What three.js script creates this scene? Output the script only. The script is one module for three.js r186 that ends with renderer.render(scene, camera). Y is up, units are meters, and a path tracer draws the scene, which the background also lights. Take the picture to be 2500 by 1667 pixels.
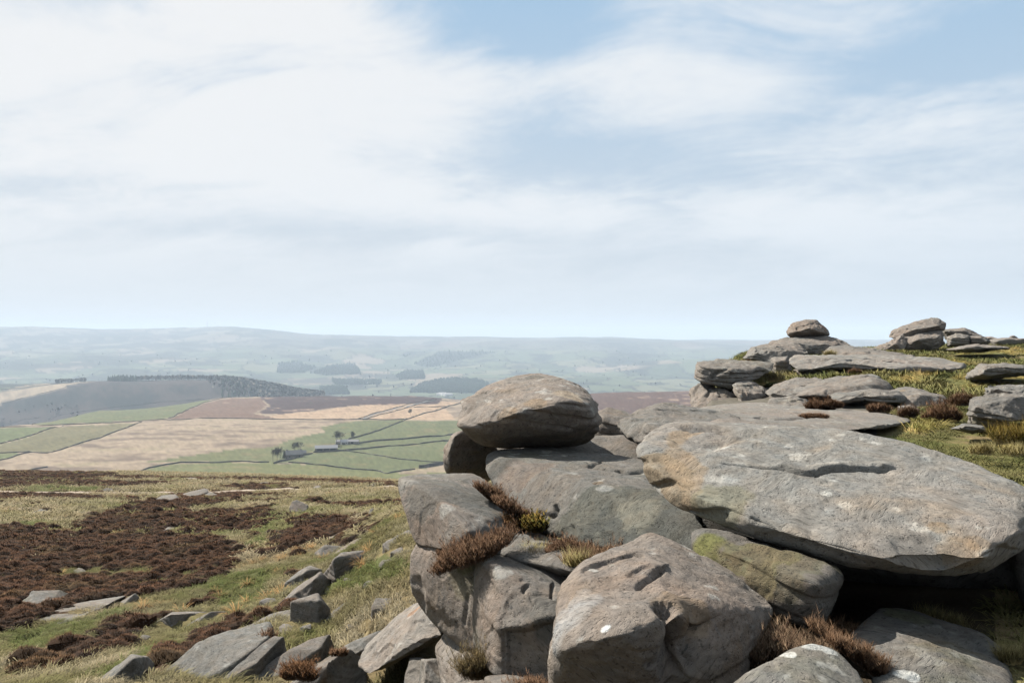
import * as THREE from 'three';
import { ConvexHull } from 'three/addons/math/ConvexHull.js';
import { mergeGeometries } from 'three/addons/utils/BufferGeometryUtils.js';

// ---------------------------------------------------------------- camera, sky, sun, exposure, air
const W0 = 2500, H0 = 1667, F0 = 1950, CX = 1250, CY = 833.5;      // the lens, in pixels of the photograph
const scene = new THREE.Scene();
const camera = new THREE.PerspectiveCamera(2 * Math.atan(CY / F0) * 180 / Math.PI, W0 / H0, 0.1, 30000);
camera.position.set(0, 0, 0); camera.lookAt(0, 0, -1);
const EXPOSURE = 2.55;
const SUN_DIR = new THREE.Vector3(-0.57, 0.68, -0.46).normalize();  // towards the sun
const sun = new THREE.DirectionalLight(new THREE.Color(1.0, 0.93, 0.83), 5.0);
sun.position.copy(SUN_DIR).multiplyScalar(200); sun.castShadow = true; sun.shadow.mapSize.set(4096, 4096);
Object.assign(sun.shadow.camera, { left: -60, right: 60, top: 60, bottom: -60, near: 1, far: 500 });
scene.add(sun); scene.add(sun.target);
scene.fog = new THREE.FogExp2(new THREE.Color(0.68, 0.83, 1.0), 1.2e-4);

// ---------------------------------------------------------------- numbers
function rng(seed) { let s = seed >>> 0; return () => { s = (s + 0x6d2b79f5) | 0; let t = Math.imul(s ^ (s >>> 15), 1 | s); t = (t + Math.imul(t ^ (t >>> 7), 61 | t)) ^ t; return ((t ^ (t >>> 14)) >>> 0) / 4294967296; }; }
const clamp = (x, a = 0, b = 1) => x < a ? a : x > b ? b : x;
const sstep = (a, b, x) => { const t = clamp((x - a) / (b - a)); return t * t * (3 - 2 * t); };
const lerp = (a, b, t) => a + (b - a) * t;
const mix3 = (a, b, t) => [a[0] + (b[0] - a[0]) * t, a[1] + (b[1] - a[1]) * t, a[2] + (b[2] - a[2]) * t];
const PERM = new Uint8Array(512);
{ const r = rng(7), p = [...Array(256).keys()]; for (let i = 255; i > 0; i--) { const j = Math.floor(r() * (i + 1)); const t = p[i]; p[i] = p[j]; p[j] = t; } for (let i = 0; i < 512; i++) PERM[i] = p[i & 255]; }
const GX = new Float32Array(256), GY = new Float32Array(256), GZ = new Float32Array(256);
{ const r = rng(11); for (let i = 0; i < 256; i++) { const z = r() * 2 - 1, a = r() * 6.2832, q = Math.sqrt(1 - z * z); GX[i] = q * Math.cos(a) * 1.5; GY[i] = z * 1.5; GZ[i] = q * Math.sin(a) * 1.5; } }
function noise(x, y, z) {                                              // gradient noise, about -1 .. 1
  const xi = Math.floor(x), yi = Math.floor(y), zi = Math.floor(z), fx = x - xi, fy = y - yi, fz = z - zi;
  const u = fx * fx * fx * (fx * (fx * 6 - 15) + 10), v = fy * fy * fy * (fy * (fy * 6 - 15) + 10), w = fz * fz * fz * (fz * (fz * 6 - 15) + 10);
  const X = xi & 255, Y = yi & 255, Z = zi & 255, A = PERM[X] + Y, B = PERM[X + 1] + Y, AA = PERM[A & 255] + Z, AB = PERM[(A + 1) & 255] + Z, BA = PERM[B & 255] + Z, BB = PERM[(B + 1) & 255] + Z;
  const g = (h, a, b, c) => { h = PERM[h & 255]; return GX[h] * a + GY[h] * b + GZ[h] * c; };
  const x1 = fx - 1, y1 = fy - 1, z1 = fz - 1;
  const a0 = g(AA, fx, fy, fz), a1 = g(BA, x1, fy, fz), b0 = g(AB, fx, y1, fz), b1 = g(BB, x1, y1, fz);
  const c0 = g(AA + 1, fx, fy, z1), c1 = g(BA + 1, x1, fy, z1), d0 = g(AB + 1, fx, y1, z1), d1 = g(BB + 1, x1, y1, z1);
  const p = a0 + (a1 - a0) * u, q = b0 + (b1 - b0) * u, r = c0 + (c1 - c0) * u, s = d0 + (d1 - d0) * u;
  const m = p + (q - p) * v, n = r + (s - r) * v;
  return m + (n - m) * w;
}
function fbm(x, y, z, o, gain = 0.5) { let s = 0, a = 1, t = 0; for (let i = 0; i < o; i++) { s += a * noise(x, y, z); t += a; a *= gain; x = x * 2.03 + 17.1; y = y * 2.03 + 5.7; z = z * 2.03 + 9.3; } return s / t * 1.3; }

// ---------------------------------------------------------------- the sky: thin high cloud over pale blue
{
  const W = 4096, H = 2048, data = new Float32Array(W * H * 4);
  // openings in the cloud and thick bands, as [x, y, half width, half height, turn, weight] of where they stand in the view
  const spots = [[1270, 70, 190, 130, 0.2, 0.62], [1500, 405, 330, 75, 0.12, 0.62], [1820, 90, 120, 60, 0, 0.1], [2170, 190, 330, 90, -0.25, 0.5], [2460, 60, 200, 80, -0.3, 0.5], [2300, 430, 250, 60, 0, 0.2], [140, 455, 210, 26, -0.05, 0.4],
    [950, 570, 420, 34, 0.02, 0.3], [1650, 640, 800, 50, 0.02, 0.22], [560, 555, 300, 26, 0, 0.22], [1280, 300, 160, 60, -0.3, 0.2], [300, 20, 240, 60, -0.2, 0.14],
    [120, 620, 560, 110, 0, -0.3], [520, 280, 560, 190, 0.1, -0.35], [1150, 500, 420, 46, 0.16, -0.36], [1800, 500, 500, 60, 0.24, -0.3], [1700, 230, 420, 110, 0.15, -0.3], [800, 90, 300, 110, 0.4, -0.25], [1120, 622, 130, 24, 0.04, -0.3], [2350, 300, 300, 50, 0.1, -0.2], [2250, 600, 350, 60, 0.1, -0.14]];
  for (let j = 0; j < H; j++) {
    const el = ((j + 0.5) / H - 0.5) * Math.PI, y = Math.sin(el), ce = Math.cos(el);
    for (let i = 0; i < W; i++) {
      const az = ((i + 0.5) / W - 0.5) * 2 * Math.PI, x = Math.cos(az) * ce, z = Math.sin(az) * ce, o = (j * W + i) * 4;
      const yy = Math.max(y, 0), cs = x * SUN_DIR.x + y * SUN_DIR.y + z * SUN_DIR.z;
      const up = Math.pow(clamp(yy), 0.55), glow = Math.pow(clamp(cs * 0.5 + 0.5), 3);
      let c = mix3([0.60, 0.71, 0.81], [0.23, 0.485, 0.765], clamp(up * 1.55));
      const low = Math.exp(-yy / 0.25);
      c = mix3(c, mix3([0.63, 0.67, 0.715], [0.80, 0.785, 0.775], clamp(glow * 2.4 - 0.35)), low * 0.95);
      let cover = 0;
      if (y > 0) {
        const k = 1 / (yy + 0.13), cx = x * k, cz = z * k;
        const wx = fbm(cx * 0.7 + 3, 1.3, cz * 0.7, 3) * 0.55, wz = fbm(cx * 0.7, 7.1, cz * 0.7 + 5, 3) * 0.55;
        const a = (cx + wx) * 0.87 + (cz + wz) * 0.5, b = -(cx + wx) * 0.5 + (cz + wz) * 0.87;
        const near = z < -0.2 && y < 0.75;
        let n = fbm(a * 0.55, 0.5, b * 1.15, 5, 0.52) * 0.55 + fbm(a * 2.2, 2.5, b * 4.2, near ? 4 : 2, 0.62) * 0.3;
        let cov = 0.6 + n - 0.18 * sstep(0.1, -0.8, cs);
        if (near) cov += fbm(a * 7 + n * 2, 4.5, b * 11, 4, 0.68) * 0.2 + fbm(cx * 9 + 7, 1.5, cz * 9 + n * 3, 4, 0.72) * 0.13;
        if (z < -0.15) {
          const px = CX + F0 * x / -z + n * 120, py = CY - F0 * y / -z + n * 70;
          for (const [sx, sy, rx, ry, t, w] of spots) {
            const dx = px - sx, dy = py - sy, u = (dx * Math.cos(t) + dy * Math.sin(t)) / rx, v = (-dx * Math.sin(t) + dy * Math.cos(t)) / ry, q = u * u + v * v;
            if (q < 9) cov -= (w > 0 ? w * 1.08 : w) * Math.exp(-q * 0.8);
          }
        }
        cover = sstep(0.02, 1.02, cov) * sstep(0.0, 0.16, yy) ;
        cover = cover * 0.93 + 0.05;
      }
      const away = lerp(0.6, 1.0, sstep(-0.75, 0.25, cs));
      const cl = mix3([0.82, 0.875, 0.935], [0.93, 0.935, 0.945], clamp(glow * 1.6 - 0.2));
      c = mix3(c, cl, cover);
      for (let q = 0; q < 3; q++) data[o + q] = c[q] * away * 0.955 / EXPOSURE;
      data[o + 3] = 1;
    }
  }
  const t = new THREE.DataTexture(data, W, H, THREE.RGBAFormat, THREE.FloatType);
  t.mapping = THREE.EquirectangularReflectionMapping; t.magFilter = THREE.LinearFilter; t.needsUpdate = true;
  scene.background = t; scene.environment = t;
}

// ---------------------------------------------------------------- naming
const used = {};
function numbered(name) { const n = used[name] = (used[name] ?? -1) + 1; return n ? `${name}_${String(n).padStart(3, '0')}` : name; }
function tag(o, label, category, group, kind) { if (label) o.userData.label = label; if (category) o.userData.category = category; if (group) o.userData.group = group; if (kind) o.userData.kind = kind; return o; }
function addMesh(name, geo, mat, parent) { const m = new THREE.Mesh(geo, mat); m.name = parent ? name : numbered(name); m.castShadow = m.receiveShadow = true; (parent || scene).add(m); return m; }
function base(name, x, y, z) { const g = new THREE.Group(); g.name = numbered(name); g.position.set(x, y, z); scene.add(g); return g; }
const at = (px, py, d) => new THREE.Vector3((px - CX) / F0 * d, (CY - py) / F0 * d, -d);   // the point seen at (px, py) of the photograph, d metres in front

// ---------------------------------------------------------------- the shape of the land
// Down each of these columns of the view: [distance, where the ground at that distance is seen]
const COLS = [
  [0, [[3, 2500], [8, 1800], [12, 1667], [18, 1500], [25, 1400], [38, 1300], [50, 1243.5], [62, 1221.5], [74, 1209], [79, 1200], [92, 1181.1], [118, 1157], [126, 1154], [136, 1155], [200, 1190], [420, 1200], [640, 1190], [720, 1150], [860, 1100], [1060, 1052], [1180, 1041], [1300, 1043], [1700, 1085], [2050, 1070], [2250, 1020], [2450, 975], [2600, 948], [2800, 938], [3050, 946], [3500, 985], [4200, 945], [5200, 905], [6500, 862], [7600, 828], [8600, 800], [9200, 797], [10500, 812], [14000, 826]]],
  [250, [[3, 2500], [8, 1780], [12, 1640], [18, 1495], [25, 1405], [38, 1305], [50, 1246], [62, 1224], [74, 1211.5], [79, 1202.5], [92, 1184.28], [118, 1161], [126, 1158], [136, 1159], [200, 1194], [420, 1204], [640, 1190], [720, 1152], [860, 1100], [1060, 1050], [1400, 1008], [1500, 1003], [1620, 1006], [2000, 1050], [2200, 1010], [2380, 965], [2550, 934], [2700, 930], [2950, 940], [3500, 985], [4200, 945], [5200, 905], [6500, 866], [7600, 832], [8600, 808], [9200, 805], [10500, 815], [14000, 826]]],
  [550, [[3, 2500], [6, 1900], [9, 1735], [12, 1625], [17, 1500], [24, 1400], [36, 1308], [50, 1243], [62, 1221], [74, 1208.5], [79, 1199.5], [92, 1184.88], [118, 1166], [126, 1163], [136, 1164], [200, 1199], [420, 1209], [640, 1195], [720, 1160], [850, 1108], [1060, 1050], [1420, 1000], [1700, 974], [1800, 970], [1950, 975], [2200, 1000], [2380, 965], [2550, 934], [2700, 927], [2950, 938], [3500, 980], [4200, 943], [5200, 902], [6500, 860], [7600, 826], [8600, 803], [9200, 800], [10500, 813], [14000, 826]]],
  [790, [[3, 2500], [5, 2050], [8, 1770], [10.5, 1655], [14, 1515], [20, 1400], [32, 1308], [50, 1236.5], [62, 1214.5], [74, 1202], [79, 1193], [92, 1184.45], [118, 1173], [126, 1170], [136, 1171], [200, 1206], [420, 1216], [640, 1200], [720, 1165], [850, 1110], [1060, 1050], [1420, 1000], [1700, 972], [1820, 967], [1950, 972], [2250, 1000], [2500, 975], [2650, 965], [2900, 972], [3300, 975], [4000, 950], [5000, 912], [6200, 872], [7600, 838], [8800, 820], [9300, 818], [10500, 819], [14000, 827]]],
  [1000, [[3, 2600], [5, 2150], [7, 1860], [9.5, 1590], [12, 1440], [17, 1310], [25, 1262], [50, 1230.5], [62, 1208.5], [74, 1196], [79, 1187], [92, 1184.75], [118, 1181], [126, 1178], [136, 1179], [200, 1214], [420, 1224], [640, 1200], [720, 1165], [850, 1110], [1060, 1050], [1420, 1000], [1750, 970], [1880, 966], [1980, 968], [2200, 985], [2700, 990], [3300, 972], [4000, 948], [5000, 915], [6200, 878], [7600, 845], [8800, 826], [9400, 823], [10500, 823], [14000, 829]]],
  [1180, [[3, 2600], [5, 2150], [7, 1860], [9.5, 1600], [12, 1450], [17, 1330], [25, 1275], [50, 1229], [62, 1207], [74, 1194.5], [79, 1185.5], [92, 1185.73], [118, 1185], [126, 1182], [136, 1183], [200, 1218], [420, 1228], [640, 1200], [720, 1165], [850, 1110], [1060, 1050], [1420, 1002], [1700, 985], [1800, 981], [2000, 986], [2300, 1000], [2700, 990], [3300, 970], [4000, 946], [5000, 912], [6200, 876], [7600, 846], [8800, 828], [9400, 825], [10500, 825], [14000, 830]]],
  [1480, [[3, 2600], [6, 1900], [9.5, 1560], [14, 1420], [25, 1300], [50, 1245], [110, 1214], [200, 1185], [420, 1215], [640, 1195], [850, 1110], [1100, 1030], [1300, 985], [1450, 963], [1560, 958], [1700, 963], [2100, 1000], [2700, 985], [3300, 962], [4000, 940], [5000, 908], [6200, 874], [7600, 846], [8800, 829], [9400, 826], [10500, 827], [14000, 831]]],
  [1690, [[3, 2600], [9.5, 1600], [25, 1320], [50, 1250], [200, 1190], [640, 1190], [850, 1110], [1100, 1030], [1300, 980], [1450, 960], [1560, 955], [1700, 960], [2100, 1000], [2700, 985], [3300, 960], [4000, 940], [5000, 908], [6200, 876], [7600, 850], [8800, 834], [9400, 832], [10500, 830], [14000, 832]]],
  [2500, [[3, 2600], [9.5, 1600], [25, 1320], [50, 1250], [200, 1190], [640, 1190], [850, 1110], [1100, 1030], [1300, 985], [1560, 960], [1700, 962], [2100, 1000], [2700, 985], [3300, 960], [4000, 940], [5000, 908], [6200, 876], [7600, 850], [8800, 836], [9400, 834], [10500, 831], [14000, 832]]],
].map(([x, t]) => [x, t.map(([d, p]) => [Math.log(d), (p - CY) / F0])]);
function colTan(t, l) {                                                 // smooth (Hermite) reading of one column
  const n = t.length; if (l <= t[0][0]) return t[0][1]; if (l >= t[n - 1][0]) return t[n - 1][1];
  let i = 0; while (t[i + 1][0] < l) i++;
  const [x0, y0] = t[i], [x1, y1] = t[i + 1], h = x1 - x0, s = (l - x0) / h, d = (y1 - y0) / h;
  const sl = (k) => { if (k <= 0 || k >= n - 1) return d; const a = (t[k][1] - t[k - 1][1]) / (t[k][0] - t[k - 1][0]), b = (t[k + 1][1] - t[k][1]) / (t[k + 1][0] - t[k][0]); return a * b <= 0 ? 0 : 2 * a * b / (a + b); };
  const m0 = sl(i) * h, m1 = sl(i + 1) * h, s2 = s * s, s3 = s2 * s;
  return (2 * s3 - 3 * s2 + 1) * y0 + (s3 - 2 * s2 + s) * m0 + (-2 * s3 + 3 * s2) * y1 + (s3 - s2) * m1;
}
const PLAT = [                                                           // the level ground behind the edge, in the same way
  [1200, [[1, 1.6], [3, 2.1], [6, 2.6], [9, 2.0], [12, 1.6], [30, 1.3], [60, 0.9], [120, 3]]],
  [1750, [[1, 1.6], [3, 2.0], [6, 2.1], [9, 1.6], [14, 1.38], [20, 1.5], [30, 1.2], [45, 0.7], [60, 0.9], [80, 3], [120, 9]]],
  [2100, [[1, 1.6], [4, 1.72], [6, 1.75], [9, 1.42], [12, 1.42], [16, 1.35], [24, 1.05], [32, 0.85], [42, 0.55], [55, 0.5], [75, 1.6], [120, 6]]],
  [2500, [[1, 1.6], [4, 1.66], [6, 1.62], [9, 1.46], [12.5, 1.45], [17, 1.38], [24, 1.15], [32, 0.95], [42, 0.62], [55, 0.2], [70, -0.05], [85, 0.3], [130, 4]]],
].map(([x, t]) => [x, t.map(([d, h]) => [Math.log(d), h])]);
const EDGE = [[-0.3, 0.5], [0.2, 3], [0.55, 4], [0.75, 5.5], [1.05, 7.5], [1.5, 9.5], [2.2, 12], [4.1, 17], [6.2, 25], [9.2, 34], [18, 60], [50, 130], [120, 300]];
function cols(C, px, l) { let i = 0; if (px <= C[0][0]) return colTan(C[0][1], l); const n = C.length; if (px >= C[n - 1][0]) return colTan(C[n - 1][1], l); while (C[i + 1][0] < px) i++; const t = (px - C[i][0]) / (C[i + 1][0] - C[i][0]), s = t * t * (3 - 2 * t) * 0.5 + t * 0.5; return lerp(colTan(C[i][1], l), colTan(C[i + 1][1], l), s); }
function plateau(X, Z) {                                                 // 1 on top of the edge, 0 on the moor below it
  if (Z < 0.5) return sstep(-2.6, -0.4, X + 0.6);
  let i = 0; while (i < EDGE.length - 2 && EDGE[i + 1][1] < Z) i++;
  const [x0, z0] = EDGE[i], [x1, z1] = EDGE[i + 1], e = x0 + (x1 - x0) * (Z - z0) / (z1 - z0);
  return sstep(-0.6 - Z * 0.035, 0.15, X - e);
}
function ground(X, z) {
  const r = Math.hypot(X, z), th = Math.atan2(X, -z), tc = clamp(th, -0.78, 0.78), Z = r * Math.cos(tc), u = CX + F0 * Math.tan(tc);
  const l = Math.log(Math.max(Z, 1));
  let h = -cols(COLS, u, l) * Z;
  const k = sstep(150, 900, Z), kf = sstep(3000, 5200, Z);
  h += fbm(X * 0.02, 0.3, z * 0.02, 3) * lerp(0.35, 2.2, k) * sstep(12, 60, Z);
  h += fbm(X * 0.35, 3.3, z * 0.35, 3) * 0.16 * (1 - k) * sstep(5, 14, Z);
  if (Z < 160) { const w = noise(X * 0.5, 7, z * 0.5) * 0.5, b = (0.5 - Math.abs(noise(X * 1.15 + w, 2, z * 1.15 - w))) * 0.2 + (0.4 - Math.abs(noise(X * 2.7, 5, z * 2.7))) * 0.09; h += b * sstep(5, 12, Z) * (1 + 0.7 * sstep(25, 60, Z)) * sstep(160, 120, Z); }
  h += (fbm(X * 0.0011, 8.3, z * 0.0011, 5) * 60 + (0.4 - Math.abs(noise(X * 0.0007, 3, z * 0.0009))) * 40) * kf * (1 - 0.6 * sstep(8000, 9300, Z)) + fbm(X * 0.004, 1.3, z * 0.004, 3) * 5 * kf;
  h -= Math.max(0, Math.abs(th) - 0.9) * sstep(3000, 9000, Z) * -40;
  const p = Z < 320 ? plateau(X, th < -1.2 || th > 1.2 ? 0 : Z) : 0;
  if (p > 0) {
    let hp = -cols(PLAT, u, l) + fbm(X * 0.45, 5.1, z * 0.45, 3) * 0.07 * sstep(6, 10, Z) + fbm(X * 0.12, 2.1, z * 0.12, 2) * 0.12 * sstep(12, 30, Z);
    h = lerp(h, hp, p * (1 - sstep(110, 300, Z)));
  }
  return h;
}
function hit(px, py, dmin = 6, dmax = 12000) {                          // where the view through (px, py) meets the ground beyond dmin
  let prev = dmin, q = (py - CY) / F0, x = (px - CX) / F0;
  const f = (d) => ground(x * d, -d) + q * d;
  let fp = f(prev);
  for (let d = dmin; d < dmax; d *= 1.012) { const v = f(d); if (v > 0 && fp <= 0) { let a = prev, b = d; for (let i = 0; i < 18; i++) { const m = (a + b) / 2; if (f(m) > 0) b = m; else a = m; } return (a + b) / 2; } prev = d; fp = v; }
  return null;
}
const world = (px, py, dmin, fallback) => { const d = hit(px, py, dmin) ?? fallback ?? dmin; return [(px - CX) / F0 * d, d]; };   // [X, distance]
function inPoly(P, x, y) { let c = false; for (let i = 0, j = P.length - 1; i < P.length; j = i++) { const [xi, yi] = P[i], [xj, yj] = P[j]; if ((yi > y) !== (yj > y) && x < (xj - xi) * (y - yi) / (yj - yi) + xi) c = !c; } return c; }
// Areas of ground cover drawn on the map: outline from the photograph, laid on the ground, then tested in metres
function area(points, dmin, sx = 1, ox = 0, oy = 0) {
  const P = points.map(([x, y]) => { const px = ox + x / sx, py = oy + y / sx; const w = world(px, py, dmin, dmin * 1.05); return [w[0] / w[1], Math.log(w[1])]; });
  let a = 9, b = -9, c = 99, d = -99; for (const [x, y] of P) { a = Math.min(a, x); b = Math.max(b, x); c = Math.min(c, y); d = Math.max(d, y); }
  return (X, Z) => { const x = X / Z, y = Math.log(Z); return x >= a && x <= b && y >= c && y <= d && inPoly(P, x, y); };
}

// ---------------------------------------------------------------- surface textures (grain only)
function grainTexture(size, seed, f) {
  const d = new Uint8Array(size * size * 4), r = rng(seed);
  for (let y = 0; y < size; y++) for (let x = 0; x < size; x++) { const v = f(x / size, y / size, r), o = (y * size + x) * 4; for (let c = 0; c < 3; c++) d[o + c] = clamp(v[c] ?? v[0]) * 255; d[o + 3] = 255; }
  const t = new THREE.DataTexture(d, size, size); t.wrapS = t.wrapT = THREE.RepeatWrapping; t.magFilter = THREE.LinearFilter; t.needsUpdate = true; return t;
}
const tor = (u, v, f, o, s) => { const a = u * 6.28318, b = v * 6.28318, k = f / 6.28318; return fbm(Math.cos(a) * k + s, Math.sin(a) * k + Math.cos(b) * k, Math.sin(b) * k + s * 2, o, 0.6); };   // tiles
const gritBump = grainTexture(1024, 3, (u, v, r) => { const g = tor(u, v, 26, 4, 3) + tor(u, v, 8, 3, 33) * 0.6, p = tor(u, v, 48, 2, 9); return [0.55 + g * 0.28 + (r() - 0.5) * 0.22 - sstep(0.28, 0.6, p) * 0.35]; });
const gritMap = grainTexture(1024, 5, (u, v, r) => { const g = tor(u, v, 18, 4, 5), p = tor(u, v, 42, 2, 2), w = r(); const b = 0.72 + g * 0.26 + (w - 0.5) * 0.3 - sstep(0.3, 0.55, p) * 0.34 + (w > 0.985 ? 0.25 : 0); const t = tor(u, v, 6, 2, 21) * 0.05; return [b + t, b, b - t]; });
const earthBump = grainTexture(512, 8, (u, v, r) => [0.5 + tor(u, v, 14, 4, 4) * 0.4 + (r() - 0.5) * 0.2]);
const earthMap = grainTexture(512, 9, (u, v, r) => { const g = tor(u, v, 12, 4, 14); return [0.75 + g * 0.22 + (r() - 0.5) * 0.16]; });
const MAT = {
  rock: new THREE.MeshPhysicalMaterial({ specularIntensity: 0.5, vertexColors: true, map: gritMap, bumpMap: gritBump, bumpScale: 0.02, roughness: 0.93 }),
  land: new THREE.MeshPhysicalMaterial({ specularIntensity: 0.12, vertexColors: true, map: earthMap, bumpMap: earthBump, bumpScale: 0.05, roughness: 1 }),
  far: new THREE.MeshPhysicalMaterial({ specularIntensity: 0.12, vertexColors: true, roughness: 1 }),
  leaf: new THREE.MeshPhysicalMaterial({ specularIntensity: 0.12, vertexColors: true, roughness: 0.9, side: THREE.DoubleSide }),
  plant: new THREE.MeshPhysicalMaterial({ specularIntensity: 0.12, color: 0xffffff, vertexColors: true, roughness: 0.95, side: THREE.DoubleSide }),
};

// ---------------------------------------------------------------- ground cover, by area
const Z3 = (p) => area(p, 7, 2.352, 0, 1140);
const HEATHER = [
  [[465, 310], [620, 240], [850, 200], [1150, 170], [1330, 195], [1100, 240], [1050, 265], [1250, 250], [1550, 240], [1530, 330], [1520, 400], [1400, 385], [1250, 390], [1420, 450], [1500, 470], [1400, 520], [1300, 620], [1100, 700], [900, 705], [650, 740], [620, 790], [350, 850], [130, 900], [0, 950], [-200, 900], [-200, 640], [0, 640], [130, 560], [450, 390], [420, 350]],
  [[-200, 380], [340, 340], [450, 380], [130, 560], [0, 630], [-200, 650]],
  [[1560, 300], [1700, 265], [2000, 290], [2150, 360], [1900, 410], [1700, 460], [1600, 430]],
  [[1600, 185], [1800, 190], [2300, 205], [2400, 235], [2200, 245], [1900, 230]], [[2080, 290], [2200, 285], [2220, 325], [2090, 330]],
  [[-200, 40], [300, 55], [600, 80], [1000, 92], [900, 112], [0, 128], [-200, 130]], [[-200, 28], [600, 50], [1000, 62], [1600, 72], [2280, 92], [2280, 106], [1600, 90], [1000, 82], [-200, 62]], [[900, 175], [1300, 150], [1650, 160], [1640, 185], [1200, 190]], [[1200, 110], [1700, 98], [1700, 135], [1250, 140]], [[-200, 150], [500, 165], [820, 188], [760, 210], [200, 190], [-200, 205]], [[1650, 60], [2280, 100], [2290, 118], [1700, 95]],
  [[520, 960], [600, 900], [720, 850], [860, 845], [830, 890], [700, 930], [560, 985]], [[870, 880], [960, 850], [1080, 790], [1200, 752], [1190, 790], [1060, 830]],
  [[870, 1215], [900, 1110], [960, 1020], [1180, 905], [1350, 855], [1500, 828], [1560, 850], [1450, 885], [1290, 965], [1100, 1045], [960, 1180]],
  [[-100, 1250], [0, 1160], [240, 1050], [500, 985], [700, 930], [760, 960], [700, 1010], [500, 1090], [280, 1180], [0, 1250]], [[1660, 590], [1830, 590], [1820, 640], [1700, 610]], [[1600, 790], [1690, 760], [1700, 800], [1620, 830]], [[-100, 780], [300, 800], [600, 740], [560, 800], [100, 910], [-100, 960]], [[1800, 490], [1640, 520], [1760, 480]],
].map(Z3);
const GREEN = [[[1530, 230], [1600, 240], [1560, 330], [1570, 440], [1500, 430], [1530, 330]], [[1050, 720], [1300, 630], [1480, 600], [1560, 640], [1400, 800], [1250, 820], [1180, 750]], [[0, 950], [200, 900], [560, 850], [760, 800], [720, 850], [560, 900], [480, 980], [200, 1060], [0, 1150]], [[0, 320], [180, 330], [220, 380], [0, 390]], [[1850, 640], [2050, 560], [2352, 520], [2352, 640], [2100, 700], [1900, 740]], [[400, 1200], [560, 1150], [720, 1100], [900, 1000], [980, 1000], [880, 1130], [760, 1180]], [[100, 130], [700, 128], [700, 140], [100, 148]]].map(Z3);
function moor(X, Z) {                                                    // [heather, green, straw shade] at a place below the edge
  const w = 0.022, jx = X + fbm(X * 0.5 / (1 + Z * 0.02), 1, Z * 0.3 / (1 + Z * 0.02), 3) * Z * w, jz = Z * (1 + fbm(X * 0.4 / (1 + Z * 0.02), 4, Z * 0.25 / (1 + Z * 0.02), 3) * 0.07);
  let h = 0, g = 0;
  for (const a of HEATHER) if (a(jx, jz)) { h = 1; break; }
  for (const a of GREEN) if (a(jx, jz)) { g = 0.75; break; }
  const n = fbm(X * 0.22, 9, Z * 0.16, 4), m = fbm(X * 0.7, 19, Z * 0.5, 3);
  const q = fbm(X * 0.16 + 31, 2, Z * 0.11, 3); if (h && Z < 22 ? n + m * 0.5 > 0.6 : n * 0.5 + m * 0.7 + q * 0.45 > 0.3) h = 0;
  if (!h && Z > 20 && (n + m * 0.4 < -0.55 || m + 0.6 * fbm(X * 2.1, 3, Z * 1.3, 2) > lerp(0.75, 0.42, sstep(30, 70, Z)))) h = 1;
  g = clamp(g + n * 0.55 + q * 0.3 + (Z < 24 ? 0.36 : Z < 60 ? 0.26 : 0.12));
  return [h, g, m];
}
const Z1 = (p) => area(p, 560, 2.6133, 0, 760), Z2 = (p) => area(p, 560, 3.563, 600, 760);
const PASTURE = [
  [Z1([[215, 722], [300, 690], [420, 657], [640, 627], [930, 594], [1300, 562], [1340, 572], [1280, 590], [1200, 626], [1075, 683], [900, 698], [640, 708], [340, 724]]), [0.072, 0.081, 0.041]],
  [Z1([[-300, 742], [340, 738], [385, 740], [190, 792], [0, 847], [-300, 900]]), [0.072, 0.084, 0.041]],
  [Z1([[-300, 910], [0, 850], [190, 797], [395, 738], [640, 722], [880, 714], [700, 782], [500, 847], [300, 900], [180, 895], [-300, 940]]), [0.091, 0.084, 0.048]],
  [Z1([[-300, 920], [180, 903], [90, 922], [-300, 1030]]), [0.077, 0.089, 0.043]],
  [Z2([[-60, 1225], [160, 1190], [300, 1150], [420, 1110], [700, 1050], [640, 1010], [860, 965], [1100, 948], [1400, 945], [1900, 955], [2400, 960], [2400, 1310], [1730, 1330], [1500, 1375], [1225, 1412], [900, 1372], [600, 1338], [380, 1318], [200, 1312], [-60, 1300], [-300, 1320], [-260, 1260]]), [0.072, 0.081, 0.041]],
  [Z1([[820, 1055], [950, 1002], [1150, 967], [1450, 964], [1740, 968], [2000, 978], [2352, 1012], [2600, 1040], [3200, 1000], [3200, 1100], [1900, 1110], [780, 1085]]), [0.084, 0.089, 0.040]],
  [Z1([[900, 965], [1250, 915], [1500, 880], [1800, 860], [1760, 960], [1450, 958], [1150, 960]]), [0.079, 0.084, 0.041]],
];
const BROWN = [
  [Z1([[1075, 686], [1200, 628], [1300, 588], [1480, 553], [1660, 552], [1700, 600], [1610, 650], [1750, 680], [1700, 690], [1400, 682]]), [0.096, 0.063, 0.047]],
  [Z1([[1650, 545], [2000, 538], [2600, 525], [2900, 545], [2800, 590], [2300, 600], [2060, 625], [1800, 655], [1640, 650], [1720, 600]]), [0.040, 0.027, 0.027]],
  [area([[1400, 970], [1440, 940], [1800, 935], [2600, 930], [2600, 1100], [1400, 1090]], 560), [0.067, 0.044, 0.038]],
  [Z1([[40, 725], [150, 690], [350, 670], [400, 660], [290, 694], [200, 727]]), [0.107, 0.072, 0.053]],
];
const PALE = [Z1([[1650, 685], [1760, 660], [2060, 628], [2300, 602], [2800, 580], [2900, 690], [2300, 690]]), Z2([[1000, 935], [1300, 867], [1570, 795], [1930, 787], [1700, 850], [1400, 938]])];

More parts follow.
